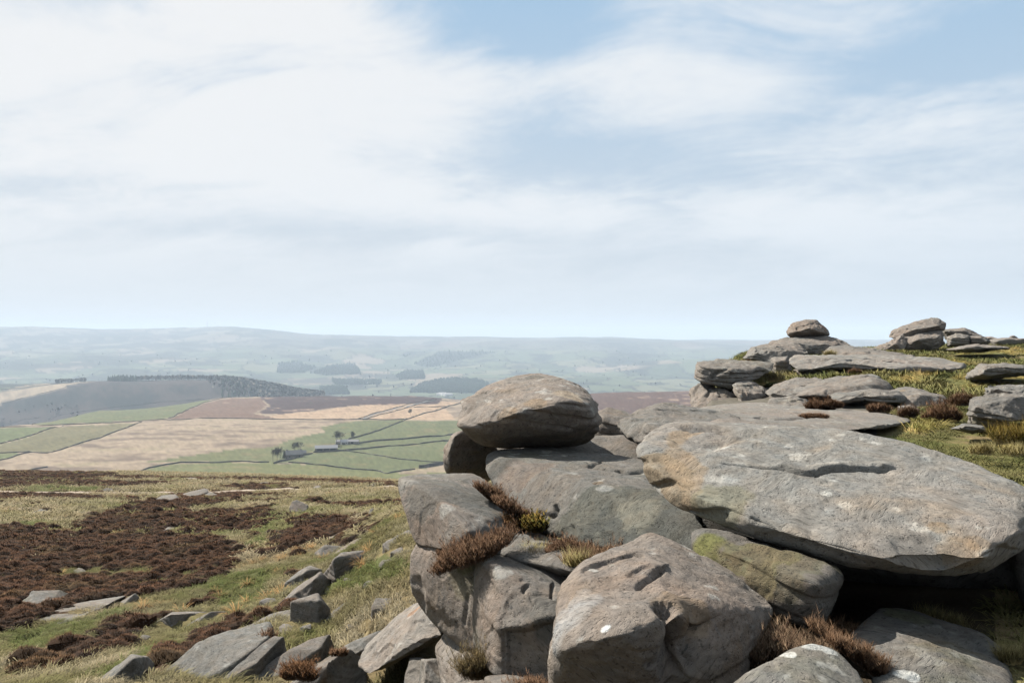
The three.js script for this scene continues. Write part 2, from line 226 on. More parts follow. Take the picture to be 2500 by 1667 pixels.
const RIDGEFIELD = area([[-300, 700], [0, 590], [200, 540], [400, 490], [600, 448], [560, 441], [300, 445], [0, 455], [-300, 470]], 2080, 2.6133, 0, 760);
function farmColor(X, Z, slope) {
  const j = 1 + 0.004 * fbm(X * 0.02, 1, Z * 0.02, 3), jx = X + fbm(X * 0.03, 4, Z * 0.03, 2) * 3.5, jz = Z * j;
  const st = fbm(X * 0.006 + 0.3 * noise(X * 0.01, 1, Z * 0.01), 2, Z * 0.034, 5, 0.6), n = fbm(X * 0.05, 3, Z * 0.05, 4), f = fbm(X * 0.25, 3, Z * 0.12, 3);
  let c = mix3([0.188, 0.150, 0.110], [0.098, 0.075, 0.058], sstep(-0.08, 0.42, st + n * 0.45 + f * 0.15));
  c = mix3(c, [0.128, 0.117, 0.064], sstep(0.1, 0.6, -st + n * 0.5) * 0.45);
  for (const a of PALE) if (a(jx, jz)) c = mix3([0.229, 0.168, 0.115], [0.160, 0.112, 0.080], sstep(0.0, 0.6, n + st * 0.4));
  for (const [a, k] of PASTURE) if (a(jx, jz)) c = mix3(k, [0.117, 0.098, 0.053], sstep(0.05, 0.6, n * 0.7 + st * 0.7) * 0.75);
  for (const [a, k] of BROWN) if (a(jx, jz)) { c = mix3(k, [0.197, 0.144, 0.107], sstep(0.28, 0.5, st * 0.8 + n * 0.45)); c = mix3(c, [0.037, 0.045, 0.027], sstep(0.45, 0.7, n - st * 0.3) * 0.7); }
  if (Z > 2000 && Z < 3000) {                                           // the wooded hillside beyond the fields
    const u = X / Z, top = ground(X, -Z) / Z;
    c = mix3([0.034, 0.028, 0.026], [0.010, 0.013, 0.013], sstep(-0.2, 0.4, fbm(X * 0.006 + Z * 0.004, 5, Z * 0.004, 3) + n * 0.6));
    if (RIDGEFIELD(X + n * 12, Z + n * 20)) c = mix3([0.20, 0.16, 0.115], [0.13, 0.105, 0.08], sstep(0, 0.5, st + n * 0.5));
  }
  return [c[0] * (1 + f * 0.42), c[1] * (1 + f * 0.42), c[2] * (1 + f * 0.42)];
}
const WOODS = [[[280, 460], [450, 440], [620, 490], [500, 535], [270, 540]], [[540, 540], [700, 490], [900, 440], [960, 480], [1000, 550], [700, 560]], [[1460, 460], [1560, 400], [1700, 350], [2200, 343], [2150, 370], [1850, 430], [1600, 490]], [[1420, 705], [1520, 640], [1800, 590], [2000, 600], [2140, 650], [2200, 715]], [[1300, 570], [1400, 520], [1540, 520], [1560, 590], [1340, 600]], [[1330, 380], [1520, 340], [1640, 335], [1500, 360], [1380, 400]], [[640, 670], [850, 665], [900, 720], [660, 725]], [[740, 590], [1000, 600], [1180, 610], [1160, 640], [780, 640]]].map((p) => area(p, 3100, 3.563, 600, 760));
const hash2 = (a, b) => { let h = (a * 374761393 + b * 668265263) | 0; h = Math.imul(h ^ (h >>> 13), 1274126177); return ((h ^ (h >>> 16)) >>> 0) / 4294967296; };
function patch(X, Z, s) {                                                // irregular enclosures: a number for the field a place lies in, and how near its hedge is
  const wx = X / s + fbm(X / s * 0.6, 1, Z / s * 0.6, 2) * 0.5, wz = Z / s * 0.6 + fbm(X / s * 0.6, 5, Z / s * 0.6, 2) * 0.5, ix = Math.floor(wx), iz = Math.floor(wz);
  let b = 9, b2 = 9, id = 0;
  for (let a = -1; a < 2; a++) for (let c = -1; c < 2; c++) { const h = hash2(ix + a, iz + c), k = hash2(ix + a + 91, iz + c - 37), d = Math.hypot(ix + a + 0.15 + h * 0.7 - wx, iz + c + 0.15 + k * 0.7 - wz); if (d < b) { b2 = b; b = d; id = hash2(ix + a + 7, iz + c + 13); } else if (d < b2) b2 = d; }
  return [id, b2 - b];
}
function hillColor(X, Z, y) {
  const n = fbm(X * 0.0016, 1, Z * 0.0016, 4), m = fbm(X * 0.006, 7, Z * 0.006, 3), [id, edge] = patch(X, Z, 260), u = X / Z, left = sstep(-0.25, -0.5, u);
  const high = sstep(-150, 0, y + n * 70), gully = sstep(0.25, 0.5, fbm(X * 0.003 + 5, 2, Z * 0.0012, 4));
  const low = id < 0.45 ? [0.070, 0.084, 0.054] : id < 0.62 ? [0.098, 0.101, 0.068] : id < 0.78 ? [0.139, 0.117, 0.090] : [0.049, 0.061, 0.041];
  let c = mix3(low, id < 0.3 ? [0.070, 0.056, 0.052] : id < 0.75 - left * 0.4 ? [0.049, 0.041, 0.041] : [0.123, 0.106, 0.090], high * lerp(0.75, 0.97, left));
  if (edge < 0.05) c = [0.029, 0.030, 0.027];
  if (n + m * 0.6 > lerp(0.24, 0.02, left)) c = mix3(c, [0.023, 0.027, 0.025], 0.85);
  c = mix3(c, [0.020, 0.024, 0.023], gully * 0.8);
  for (const a of WOODS) if (a(X, Z)) c = [0.020, 0.025, 0.023];
  return c;
}

// ---------------------------------------------------------------- the land itself: three sheets that meet edge to edge
{
  const ang = []; const NF = 600; for (let i = 0; i <= NF; i++) ang.push(-0.62 + 1.24 * i / NF); for (let i = 1; i < 56; i++) ang.push(0.62 + (2 * Math.PI - 1.24) * i / 56);
  const NA = ang.length;
  function sheet(name, rows, colour, mat, uvs) {
    const NR = rows.length, pos = new Float32Array(NA * NR * 3), col = new Float32Array(NA * NR * 3), uv = new Float32Array(NA * NR * 2), idx = new Uint32Array(NA * (NR - 1) * 6);
    for (let j = 0; j < NR; j++) for (let i = 0; i < NA; i++) {
      const o = j * NA + i, X = rows[j] * Math.sin(ang[i]), z = -rows[j] * Math.cos(ang[i]), y = ground(X, z);
      pos.set([X, y, z], o * 3); uv.set([X * uvs, z * uvs], o * 2); col.set(colour(X, -z, y, rows[j], ang[i]), o * 3);
    }
    let q = 0; for (let j = 0; j < NR - 1; j++) for (let i = 0; i < NA; i++) { const a = j * NA + i, b = j * NA + (i + 1) % NA, c = a + NA, d = b + NA; idx[q++] = a; idx[q++] = b; idx[q++] = c; idx[q++] = b; idx[q++] = d; idx[q++] = c; }
    const g = new THREE.BufferGeometry(); g.setAttribute('position', new THREE.BufferAttribute(pos, 3)); g.setAttribute('color', new THREE.BufferAttribute(col, 3)); g.setAttribute('uv', new THREE.BufferAttribute(uv, 2)); g.setIndex(new THREE.BufferAttribute(idx, 1)); g.computeVertexNormals();
    return tag(addMesh(name, g, mat), null, null, null, 'structure');
  }
  const ring = (a, b, n) => Array.from({ length: n + 1 }, (_, i) => a * Math.pow(b / a, i / n));
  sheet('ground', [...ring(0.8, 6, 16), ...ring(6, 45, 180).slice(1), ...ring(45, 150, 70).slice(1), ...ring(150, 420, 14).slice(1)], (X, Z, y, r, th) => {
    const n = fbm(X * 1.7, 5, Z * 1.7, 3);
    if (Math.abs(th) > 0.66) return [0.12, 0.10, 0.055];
    if (r < 9 && plateau(X, Z) > 0.2 && CX + F0 * X / Z < 2430) return mix3([0.035, 0.028, 0.02], [0.06, 0.048, 0.032], clamp(n + 0.5));  // soil darkened to paint shade between and under the near rocks
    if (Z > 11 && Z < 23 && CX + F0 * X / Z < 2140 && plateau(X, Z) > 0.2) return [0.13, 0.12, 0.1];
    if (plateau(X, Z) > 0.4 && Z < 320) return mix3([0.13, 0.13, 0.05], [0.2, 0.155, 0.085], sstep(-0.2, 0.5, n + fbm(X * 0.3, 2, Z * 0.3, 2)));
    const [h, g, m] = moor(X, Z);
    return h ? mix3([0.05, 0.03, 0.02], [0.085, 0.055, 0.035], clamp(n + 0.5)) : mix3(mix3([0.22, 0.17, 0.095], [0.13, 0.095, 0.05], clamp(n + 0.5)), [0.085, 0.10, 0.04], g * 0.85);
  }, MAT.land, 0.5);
  sheet('fields', ring(420, 3000, 150), (X, Z, y, r, th) => Math.abs(th) > 0.66 ? [0.22, 0.2, 0.11] : farmColor(X, Z), MAT.far, 0.05);
  sheet('hills', ring(3000, 14000, 130), (X, Z, y, r, th) => Math.abs(th) > 0.66 ? [0.13, 0.14, 0.08] : hillColor(X, Z, y), MAT.far, 0.01);
}
function ribbon(name, centre, colour, mat, lift = 0.05, n = 6) {           // a strip of made ground laid on the land; centre: [X, distance, half width]
  const pos = [], col = [], uv = [], idx = []; let along = 0;
  const pts = []; for (let i = 0; i < centre.length - 1; i++) for (let k = 0; k < n; k++) pts.push(centre[i].map((v, c) => lerp(v, centre[i + 1][c], k / n))); pts.push(centre[centre.length - 1]);
  pts.forEach(([X, Z, w], i) => {
    const a = pts[Math.max(0, i - 1)], b = pts[Math.min(pts.length - 1, i + 1)], dx = b[0] - a[0], dz = b[1] - a[1], l = Math.hypot(dx, dz) || 1;
    if (i) along += Math.hypot(X - pts[i - 1][0], Z - pts[i - 1][1]);
    const w2 = w * (1 + 0.25 * noise(along * 0.2, 1, 3));
    for (let k = -2; k <= 2; k++) { const x = X - dz / l * w2 * k / 2, z = Z + dx / l * w2 * k / 2; pos.push(x, ground(x, -z) + lift - Math.abs(k) * lift * 0.3, -z); col.push(...colour(x, z, k)); uv.push(x, z); }
    if (i) for (let k = 0; k < 4; k++) { const o = i * 5 + k; idx.push(o - 5, o, o - 4, o - 4, o, o + 1); }
  });
  const g = new THREE.BufferGeometry(); g.setAttribute('position', new THREE.Float32BufferAttribute(pos, 3)); g.setAttribute('color', new THREE.Float32BufferAttribute(col, 3)); g.setAttribute('uv', new THREE.Float32BufferAttribute(uv, 2)); g.setIndex(idx); g.computeVertexNormals();
  return tag(addMesh(name, g, mat), null, null, null, 'structure');
}
const pathLine = [[-60, 1204], [60, 1205], [180, 1206], [300, 1207.5], [420, 1208], [520, 1205], [620, 1201], [760, 1197], [900, 1193.5], [1010, 1191]].map(([px, py]) => [...world(px, py, 55), 2.2]);
ribbon('path', pathLine, (x, z, k) => { const n = fbm(x * 0.8, 1, z * 0.8, 3); return mix3([0.36, 0.30, 0.245], [0.22, 0.185, 0.14], clamp(n * 0.7 + 0.25 + (Math.abs(k) === 2 ? 0.3 : 0))); }, MAT.land, 0.16);
const laneLine = [[988, 938], [1150, 885], [1300, 848], [1450, 812], [1560, 785], [1640, 774]].map(([x, y]) => [...world(600 + x / 3.563, 760 + y / 3.563, 1100), 2.6]);
tag(ribbon('lane', laneLine, () => [0.12, 0.12, 0.12], MAT.far, 0.4), null, null, null, 'structure');

// ---------------------------------------------------------------- rocks
const SPHERES = {};
function sphereLevels(b, k) {                                            // icosahedron split b ways, then halved k times: [{dirs, tris, parents}]
  const key = b + '_' + k; if (SPHERES[key]) return SPHERES[key];
  const g = new THREE.IcosahedronGeometry(1, b - 1), p = g.attributes.position, map = new Map(), dirs = [], tris = [];
  for (let i = 0; i < p.count; i++) { const v = [p.getX(i), p.getY(i), p.getZ(i)], h = v.map((x) => Math.round(x * 1e4)).join(); if (!map.has(h)) { map.set(h, dirs.length); dirs.push(v); } tris.push(map.get(h)); }
  const levels = [{ n: dirs.length, dirs, tris: new Uint32Array(tris) }];
  for (let s = 0; s < k; s++) {
    const L = levels[s], em = new Map(), par = []; let n = L.n; const t = L.tris, out = new Uint32Array(t.length * 4); let q = 0;
    const mid = (a, c) => { const h = a < c ? a * 4194304 + c : c * 4194304 + a; let m = em.get(h); if (m === undefined) { m = n++; em.set(h, m); par.push(a, c); } return m; };
    for (let i = 0; i < t.length; i += 3) { const a = t[i], c = t[i + 1], d = t[i + 2], ac = mid(a, c), cd = mid(c, d), da = mid(d, a); out.set([a, ac, da, ac, c, cd, da, cd, d, ac, cd, da], q); q += 12; }
    levels.push({ n, tris: out, par: new Uint32Array(par), from: L.n });
  }
  for (const L of levels) {                                              // neighbours
    const cnt = new Uint32Array(L.n + 1), t = L.tris; for (let i = 0; i < t.length; i++) cnt[t[i] + 1]++;
    for (let i = 0; i < L.n; i++) cnt[i + 1] += cnt[i]; const fill = cnt.slice(), nb = new Uint32Array(t.length);
    for (let i = 0; i < t.length; i += 3) { nb[fill[t[i]]++] = t[i + 1]; nb[fill[t[i + 1]]++] = t[i + 2]; nb[fill[t[i + 2]]++] = t[i]; }
    L.start = cnt; L.nb = nb;
  }
  return SPHERES[key] = levels;
}
function relax(P, L, times, k = 0.5) {
  for (let s = 0; s < times; s++) { const Q = P.slice(); for (let i = 0; i < L.n; i++) { let x = 0, y = 0, z = 0; const a = L.start[i], b = L.start[i + 1]; for (let j = a; j < b; j++) { const o = L.nb[j] * 3; x += P[o]; y += P[o + 1]; z += P[o + 2]; } const m = b - a; Q[i * 3] += (x / m - P[i * 3]) * k; Q[i * 3 + 1] += (y / m - P[i * 3 + 1]) * k; Q[i * 3 + 2] += (z / m - P[i * 3 + 2]) * k; } P.set(Q); }
}
function normalsOf(P, t, n) { const N = new Float32Array(n * 3); for (let i = 0; i < t.length; i += 3) { const a = t[i] * 3, b = t[i + 1] * 3, c = t[i + 2] * 3, ux = P[b] - P[a], uy = P[b + 1] - P[a + 1], uz = P[b + 2] - P[a + 2], vx = P[c] - P[a], vy = P[c + 1] - P[a + 1], vz = P[c + 2] - P[a + 2], x = uy * vz - uz * vy, y = uz * vx - ux * vz, z = ux * vy - uy * vx; for (const o of [a, b, c]) { N[o] += x; N[o + 1] += y; N[o + 2] += z; } } for (let i = 0; i < n * 3; i += 3) { const l = Math.hypot(N[i], N[i + 1], N[i + 2]) || 1; N[i] /= l; N[i + 1] /= l; N[i + 2] /= l; } return N; }
function axesOf(pts, c) {                                                // principal axes of a cloud of points (Jacobi)
  const A = [[0, 0, 0], [0, 0, 0], [0, 0, 0]], V = [[1, 0, 0], [0, 1, 0], [0, 0, 1]];
  for (const p of pts) { const d = [p.x - c.x, p.y - c.y, p.z - c.z]; for (let i = 0; i < 3; i++) for (let j = 0; j < 3; j++) A[i][j] += d[i] * d[j] / pts.length; }
  for (let s = 0; s < 24; s++) for (const [p, q] of [[0, 1], [0, 2], [1, 2]]) {
    if (Math.abs(A[p][q]) < 1e-12) continue; const th = (A[q][q] - A[p][p]) / (2 * A[p][q]), t = Math.sign(th || 1) / (Math.abs(th) + Math.sqrt(th * th + 1)), co = 1 / Math.sqrt(t * t + 1), si = t * co;
    for (let k = 0; k < 3; k++) { const a = A[k][p], b = A[k][q]; A[k][p] = co * a - si * b; A[k][q] = si * a + co * b; }
    for (let k = 0; k < 3; k++) { const a = A[p][k], b = A[q][k]; A[p][k] = co * a - si * b; A[q][k] = si * a + co * b; }
    for (let k = 0; k < 3; k++) { const a = V[k][p], b = V[k][q]; V[k][p] = co * a - si * b; V[k][q] = si * a + co * b; }
  }
  return [0, 1, 2].map((i) => ({ v: [V[0][i], V[1][i], V[2][i]], s: Math.sqrt(Math.max(A[i][i], 1e-4)) }));
}
const COVERED = new Map();                                               // 12 cm cells of ground that rock lies over, with the rock's height
const cell = (x, z, s = 0.12) => (Math.floor(x / s) + 20000) * 65536 + Math.floor(-z / s) + 2000;
const GREY = [0.152, 0.147, 0.134], PINK = [0.184, 0.146, 0.119], DARK = [0.062, 0.062, 0.055], OCHRE = [0.185, 0.13, 0.076], MOSS = [0.20, 0.205, 0.05], PALEL = [0.31, 0.305, 0.28];
function seg3(p, a, b) { const dx = b.x - a.x, dy = b.y - a.y, dz = b.z - a.z, t = clamp(((p[0] - a.x) * dx + (p[1] - a.y) * dy + (p[2] - a.z) * dz) / (dx * dx + dy * dy + dz * dz + 1e-9)); const x = p[0] - a.x - dx * t, y = p[1] - a.y - dy * t, z = p[2] - a.z - dz * t; return [Math.hypot(x, y, z), x, y, z, dx, dy, dz, t]; }
let rockSeed = 100;
// pts: [x, y of the photograph, distance]; o.mesh = [splits, halvings]; o.round = rounding steps; o.rough = relief factor
function rock(name, label, group, pts, o = {}) {
  const seed = o.seed ?? rockSeed++, S = seed * 13.37;
  let P3 = pts.map((p) => p.isVector3 ? p : at(...p));
  const c = new THREE.Vector3(); P3.forEach((p) => c.add(p)); c.divideScalar(P3.length);
  const hull = new ConvexHull().setFromPoints(P3), planes = hull.faces.map((f) => [f.normal.x, f.normal.y, f.normal.z, f.constant - f.normal.dot(c)]).filter((p) => p[3] > 1e-5);
  const ax = axesOf(P3, c), [b, k] = o.mesh ?? [4, 3], LV = sphereLevels(b, k), lo = Math.min(k, b >= 4 ? 2 : 3);
  const size = (ax[0].s + ax[1].s + ax[2].s) * 1.1, thin = Math.min(ax[0].s, ax[1].s, ax[2].s);
  // directions of the level on which the edges are rounded
  let D = new Float32Array(LV[0].dirs.flat());
  for (let s = 1; s <= lo; s++) { const L = LV[s], E = new Float32Array(L.n * 3); E.set(D); for (let i = 0; i < L.par.length / 2; i++) { const a = L.par[i * 2] * 3, q = L.par[i * 2 + 1] * 3, w = (L.from + i) * 3; let l = 0; for (let m = 0; m < 3; m++) { E[w + m] = D[a + m] + D[q + m]; l += E[w + m] ** 2; } l = Math.sqrt(l); for (let m = 0; m < 3; m++) E[w + m] /= l; } D = E; }
  let P = new Float32Array(LV[lo].n * 3);
  const kk = ax.map((a) => Math.max(a.s, 0.33 * size / 3));
  for (let i = 0; i < LV[lo].n; i++) {
    const d = [0, 0, 0]; for (let m = 0; m < 3; m++) { const w = D[i * 3 + m] * kk[m]; d[0] += ax[m].v[0] * w; d[1] += ax[m].v[1] * w; d[2] += ax[m].v[2] * w; }
    let r = 0; for (const p of planes) { const v = (p[0] * d[0] + p[1] * d[1] + p[2] * d[2]) / p[3]; if (v > r) r = v; }
    P[i * 3] = c.x + d[0] / r; P[i * 3 + 1] = c.y + d[1] / r; P[i * 3 + 2] = c.z + d[2] / r;
  }
  const span = () => ax.map((a) => { let lo2 = 1e9, hi2 = -1e9; for (let i = 0; i < P.length; i += 3) { const v = (P[i] - c.x) * a.v[0] + (P[i + 1] - c.y) * a.v[1] + (P[i + 2] - c.z) * a.v[2]; if (v < lo2) lo2 = v; if (v > hi2) hi2 = v; } return [lo2, hi2]; });
  const was = span(); relax(P, LV[lo], o.round ?? 4); const now = span();
  for (let i = 0; i < P.length; i += 3) { const d = [P[i] - c.x, P[i + 1] - c.y, P[i + 2] - c.z], q = ax.map((a, m) => { const v = d[0] * a.v[0] + d[1] * a.v[1] + d[2] * a.v[2]; return was[m][0] + (v - now[m][0]) * (was[m][1] - was[m][0]) / (now[m][1] - now[m][0]); }); P[i] = c.x; P[i + 1] = c.y; P[i + 2] = c.z; ax.forEach((a, m) => { P[i] += a.v[0] * q[m]; P[i + 1] += a.v[1] * q[m]; P[i + 2] += a.v[2] * q[m]; }); }
  for (let s = lo + 1; s <= k; s++) {
    const L = LV[s], E = new Float32Array(L.n * 3); E.set(P);
    for (let i = 0; i < L.par.length / 2; i++) { const a = L.par[i * 2] * 3, q = L.par[i * 2 + 1] * 3, w = (L.from + i) * 3; for (let m = 0; m < 3; m++) E[w + m] = (P[a + m] + P[q + m]) / 2; }
    P = E; relax(P, L, s === k && k > 2 ? 1 : 2, 0.5);
  }
  const L = LV[k], t = L.tris; let vol = 0;
  for (let i = 0; i < 300; i += 3) { const a = t[i] * 3, q = t[i + 1] * 3, w = t[i + 2] * 3; const e = [P[q] - P[a], P[q + 1] - P[a + 1], P[q + 2] - P[a + 2]], f = [P[w] - P[a], P[w + 1] - P[a + 1], P[w + 2] - P[a + 2]]; vol += (e[1] * f[2] - e[2] * f[1]) * (P[a] - c.x) + (e[2] * f[0] - e[0] * f[2]) * (P[a + 1] - c.y) + (e[0] * f[1] - e[1] * f[0]) * (P[a + 2] - c.z); }
  const tris = vol < 0 ? t.map((v, i) => i % 3 === 1 ? t[i + 1] : i % 3 === 2 ? t[i - 1] : v) : t;
  let N = normalsOf(P, tris, L.n);
  // where a mark of the photograph lies on this rock
  const spot = (px, py) => { let best = 1e9, v = null; for (let i = 0; i < L.n; i++) { const x = P[i * 3], y = P[i * 3 + 1], z = P[i * 3 + 2]; if (N[i * 3] * x + N[i * 3 + 1] * y + N[i * 3 + 2] * z > 0) continue; const q = Math.hypot(CX + F0 * x / -z - px, CY - F0 * y / -z - py); if (q < best) { best = q; v = i; } } return new THREE.Vector3(P[v * 3], P[v * 3 + 1], P[v * 3 + 2]); };
  const carve = (o.carve ?? []).map((q) => ({ ...q, p: new THREE.CatmullRomCurve3(q.line.map((a) => new THREE.Vector3(a[0], a[1], 0)), false, 'centripetal').getPoints(q.line.length * 4).map((a) => spot(a.x, a.y)) })), dents = (o.dents ?? []).map((q) => ({ ...q, p: spot(...q.c) })), stains = (o.stains ?? []).map((q) => q.line ? { ...q, pl: q.line.map((a) => spot(...a)) } : { ...q, p: spot(...q.c) });
  for (const q of carve) for (let s = 0; s < 4; s++) { const w = q.p.map((v) => v.clone()); for (let i = 1; i < w.length - 1; i++) q.p[i].copy(w[i - 1]).add(w[i + 1]).addScaledVector(w[i], 2).multiplyScalar(0.25); }
  const rough = o.rough ?? 1, bed = new THREE.Vector3(...(o.bed ?? [0.1, 1, 0.15])).normalize(), strata = o.strata ?? 0.5, gap = o.gap ?? Math.max(0.12, thin * 0.55);
  const Q = P.slice(), cav = new Float32Array(L.n);
  for (let i = 0; i < L.n; i++) {
    const x = P[i * 3], y = P[i * 3 + 1], z = P[i * 3 + 2], nx = N[i * 3], ny = N[i * 3 + 1], nz = N[i * 3 + 2], X = x + S, f = 1 / size;
    let d = rough * (size * 0.026 * fbm(X * f * 1.3, y * f * 1.3, z * f * 1.3, 3) + Math.min(0.03, size * 0.02) * fbm(X * 3.2 * Math.max(1, f), y * 3.2 * Math.max(1, f), z * 3.2 * Math.max(1, f), 4, 0.55));
    if (k >= 4 || b >= 5 || size < 0.6) d += 0.005 * fbm(X * 13, y * 13, z * 13, 3, 0.65) - 0.008 * sstep(0.42, 0.6, fbm(X * 9 + 9, y * 9, z * 9, 2)) * sstep(-0.1, 0.3, noise(X * 1.3, y * 1.3, z * 1.3 + 40));
    const side = 1 - Math.abs(nx * bed.x + ny * bed.y + nz * bed.z), warp = fbm(X * 0.9, y * 0.9, z * 0.9, 3) * 0.35, h = (x * bed.x + y * bed.y + z * bed.z + warp * gap * 1.4) / gap, fr = h - Math.floor(h), ledge = fbm(X * 2.1, y * 6, z * 2.1, 3);
    d -= strata * sstep(0.25, 0.75, side) * Math.min(0.05, size * 0.03) * (sstep(0.0, 0.12, fr) * sstep(1, 0.55, fr) * -0.8 + 0.5 + ledge * 0.7);
    const flake = noise(X * 1.9 * Math.max(0.6, f), y * 2.6, z * 1.9 * Math.max(0.6, f)) + 0.4 * noise(X * 5, y * 5, z * 5);
    d -= rough * Math.min(0.022, size * 0.016) * sstep(0.30, 0.35, flake);
    for (const q of carve) {
      let m = [9e9]; for (let s = 0; s < q.p.length - 1; s++) { const r = seg3([x, y, z], q.p[s], q.p[s + 1]); if (r[0] < m[0]) { m = r; m[7] = (s + r[6]) / (q.p.length - 1); } }
      const wob = noise(X * 6, y * 6, z * 6) * 0.35 + 1, dist = m[0], w = (q.w ?? 0.03) * wob;
      if (dist > (q.reach ?? 0.4) * 3) continue;
      const tp = sstep(0, 0.12, m[7]) * sstep(1, 0.88, m[7]); if (q.depth) d -= q.depth * wob * tp * Math.exp(-((dist / w) ** 2));
      if (q.lip) { const sg = (m[5] * nz - m[6] * ny) * m[1] + (m[6] * nx - m[4] * nz) * m[2] + (m[4] * ny - m[5] * nx) * m[3]; if (sg < 0) d += tp * q.lip * wob * Math.exp(-(((dist - 0.05) / 0.075) ** 2)); }
      if (q.step) { const sg = (m[4 + 1] * nz - m[4 + 2] * ny) * m[1] + (m[4 + 2] * nx - m[4] * nz) * m[2] + (m[4] * ny - m[5] * nx) * m[3]; const u = (sg > 0 ? 1 : -1) * dist * (q.flip ? -1 : 1); d -= tp * q.step * sstep(-w * 0.4, w, u) * Math.exp(-Math.max(0, u) / (q.reach ?? 0.4)) - q.step * 0.25 * Math.exp(-(((u + w * 1.5) / (w * 3)) ** 2)); }
    }
    for (const q of dents) { const e = Math.hypot(x - q.p.x, y - q.p.y, z - q.p.z) / q.r; if (e < 2) d -= q.depth * Math.exp(-(e ** (q.sharp ?? 3)) * 1.2) * (1 + 0.3 * noise(X * 7, y * 7, z * 7)); }
    Q[i * 3] += nx * d; Q[i * 3 + 1] += ny * d; Q[i * 3 + 2] += nz * d; cav[i] = d;
  }
  N = normalsOf(Q, tris, L.n);
  // colour of the stone itself: grey gritstone, rusty and pink patches, dark algae on faces that stay damp, pale lichen on tops
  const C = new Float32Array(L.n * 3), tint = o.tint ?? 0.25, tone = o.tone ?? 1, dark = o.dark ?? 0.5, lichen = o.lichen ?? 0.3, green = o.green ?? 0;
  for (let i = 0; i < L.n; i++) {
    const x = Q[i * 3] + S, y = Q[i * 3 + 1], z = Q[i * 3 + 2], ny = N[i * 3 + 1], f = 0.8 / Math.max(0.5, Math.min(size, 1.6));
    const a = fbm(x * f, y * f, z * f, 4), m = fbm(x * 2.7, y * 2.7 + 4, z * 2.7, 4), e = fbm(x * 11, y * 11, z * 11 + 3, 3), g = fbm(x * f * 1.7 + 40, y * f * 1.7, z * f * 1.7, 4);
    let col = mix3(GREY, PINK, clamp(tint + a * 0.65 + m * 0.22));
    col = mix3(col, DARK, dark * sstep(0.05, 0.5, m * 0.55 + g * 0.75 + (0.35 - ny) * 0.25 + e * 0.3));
    col = mix3(col, [0.105, 0.103, 0.06], green * sstep(-0.1, 0.5, g + e * 0.3 - ny * 0.2));
    col = mix3(col, PALEL, lichen * sstep(0.36, 0.52, fbm(x * 5.1, y * 5.1 + 9, z * 5.1, 4) + e * 0.25 + g * 0.35) * sstep(0.0, 0.5, ny));
    col = mix3(col, OCHRE, (o.ochre ?? 0.2) * sstep(0.3, 0.6, fbm(x * 1.6 + 70, y * 1.6, z * 1.6, 3) + e * 0.15));
    for (const q of stains) { let s = 9; if (q.pl) { for (let b = 0; b < q.pl.length - 1; b++) s = Math.min(s, seg3([Q[i * 3], Q[i * 3 + 1], Q[i * 3 + 2]], q.pl[b], q.pl[b + 1])[0] / q.r); } else s = Math.hypot(Q[i * 3] - q.p.x, Q[i * 3 + 1] - q.p.y, Q[i * 3 + 2] - q.p.z) / q.r; if (s < 2) col = mix3(col, q.dim ? q.col : q.col.map((t) => t > 0.55 ? t * 0.8 : t), q.a * sstep(1.0 + (q.soft ?? 0.12), 1.0 - (q.soft ?? 0.12), s + m * (q.wob ?? 0.4) + e * 0.25)); }
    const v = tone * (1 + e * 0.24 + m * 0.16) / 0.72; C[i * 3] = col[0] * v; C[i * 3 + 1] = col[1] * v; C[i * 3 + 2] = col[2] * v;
  }
  for (let i = 0; i < L.n; i++) { const x = Q[i * 3], y = Q[i * 3 + 1], z = Q[i * 3 + 2]; if (z > -70) { const h = cell(x, z), w = COVERED.get(h); if (w === undefined || y > w) COVERED.set(h, y); } }
  // texture coordinates in metres, taken across whichever plane a face lies in
  const pos = [], nor = [], col = [], uv = [], idx = new Uint32Array(tris.length), seen = new Int32Array(L.n * 3).fill(-1), org = o.origin ?? c;
  for (let i = 0; i < tris.length; i += 3) {
    let X = 0, Y = 0, Z = 0; for (let m = 0; m < 3; m++) { const v = tris[i + m] * 3; X += N[v]; Y += N[v + 1]; Z += N[v + 2]; } X = Math.abs(X); Y = Math.abs(Y); Z = Math.abs(Z);
    const pl = X > Y && X > Z ? 0 : Y > Z ? 1 : 2;
    for (let m = 0; m < 3; m++) { const v = tris[i + m]; let q = seen[v * 3 + pl]; if (q < 0) { q = seen[v * 3 + pl] = pos.length / 3; const x = Q[v * 3], y = Q[v * 3 + 1], z = Q[v * 3 + 2]; pos.push(x - org.x, y - org.y, z - org.z); nor.push(N[v * 3], N[v * 3 + 1], N[v * 3 + 2]); col.push(C[v * 3], C[v * 3 + 1], C[v * 3 + 2]); const s = 1 / (o.uvm ?? 0.9); uv.push((pl === 0 ? z : x) * s + seed * 0.37, (pl === 1 ? z : y) * s); } idx[i + m] = q; }
  }
  const g = new THREE.BufferGeometry(); g.setAttribute('position', new THREE.Float32BufferAttribute(pos, 3)); g.setAttribute('normal', new THREE.Float32BufferAttribute(nor, 3)); g.setAttribute('color', new THREE.Float32BufferAttribute(col, 3)); g.setAttribute('uv', new THREE.Float32BufferAttribute(uv, 2)); g.setIndex(new THREE.BufferAttribute(idx, 1));
  const mesh = addMesh(name, g, o.mat ?? MAT.rock); mesh.position.copy(org);
  return tag(mesh, label, o.category ?? 'rock', group);
}
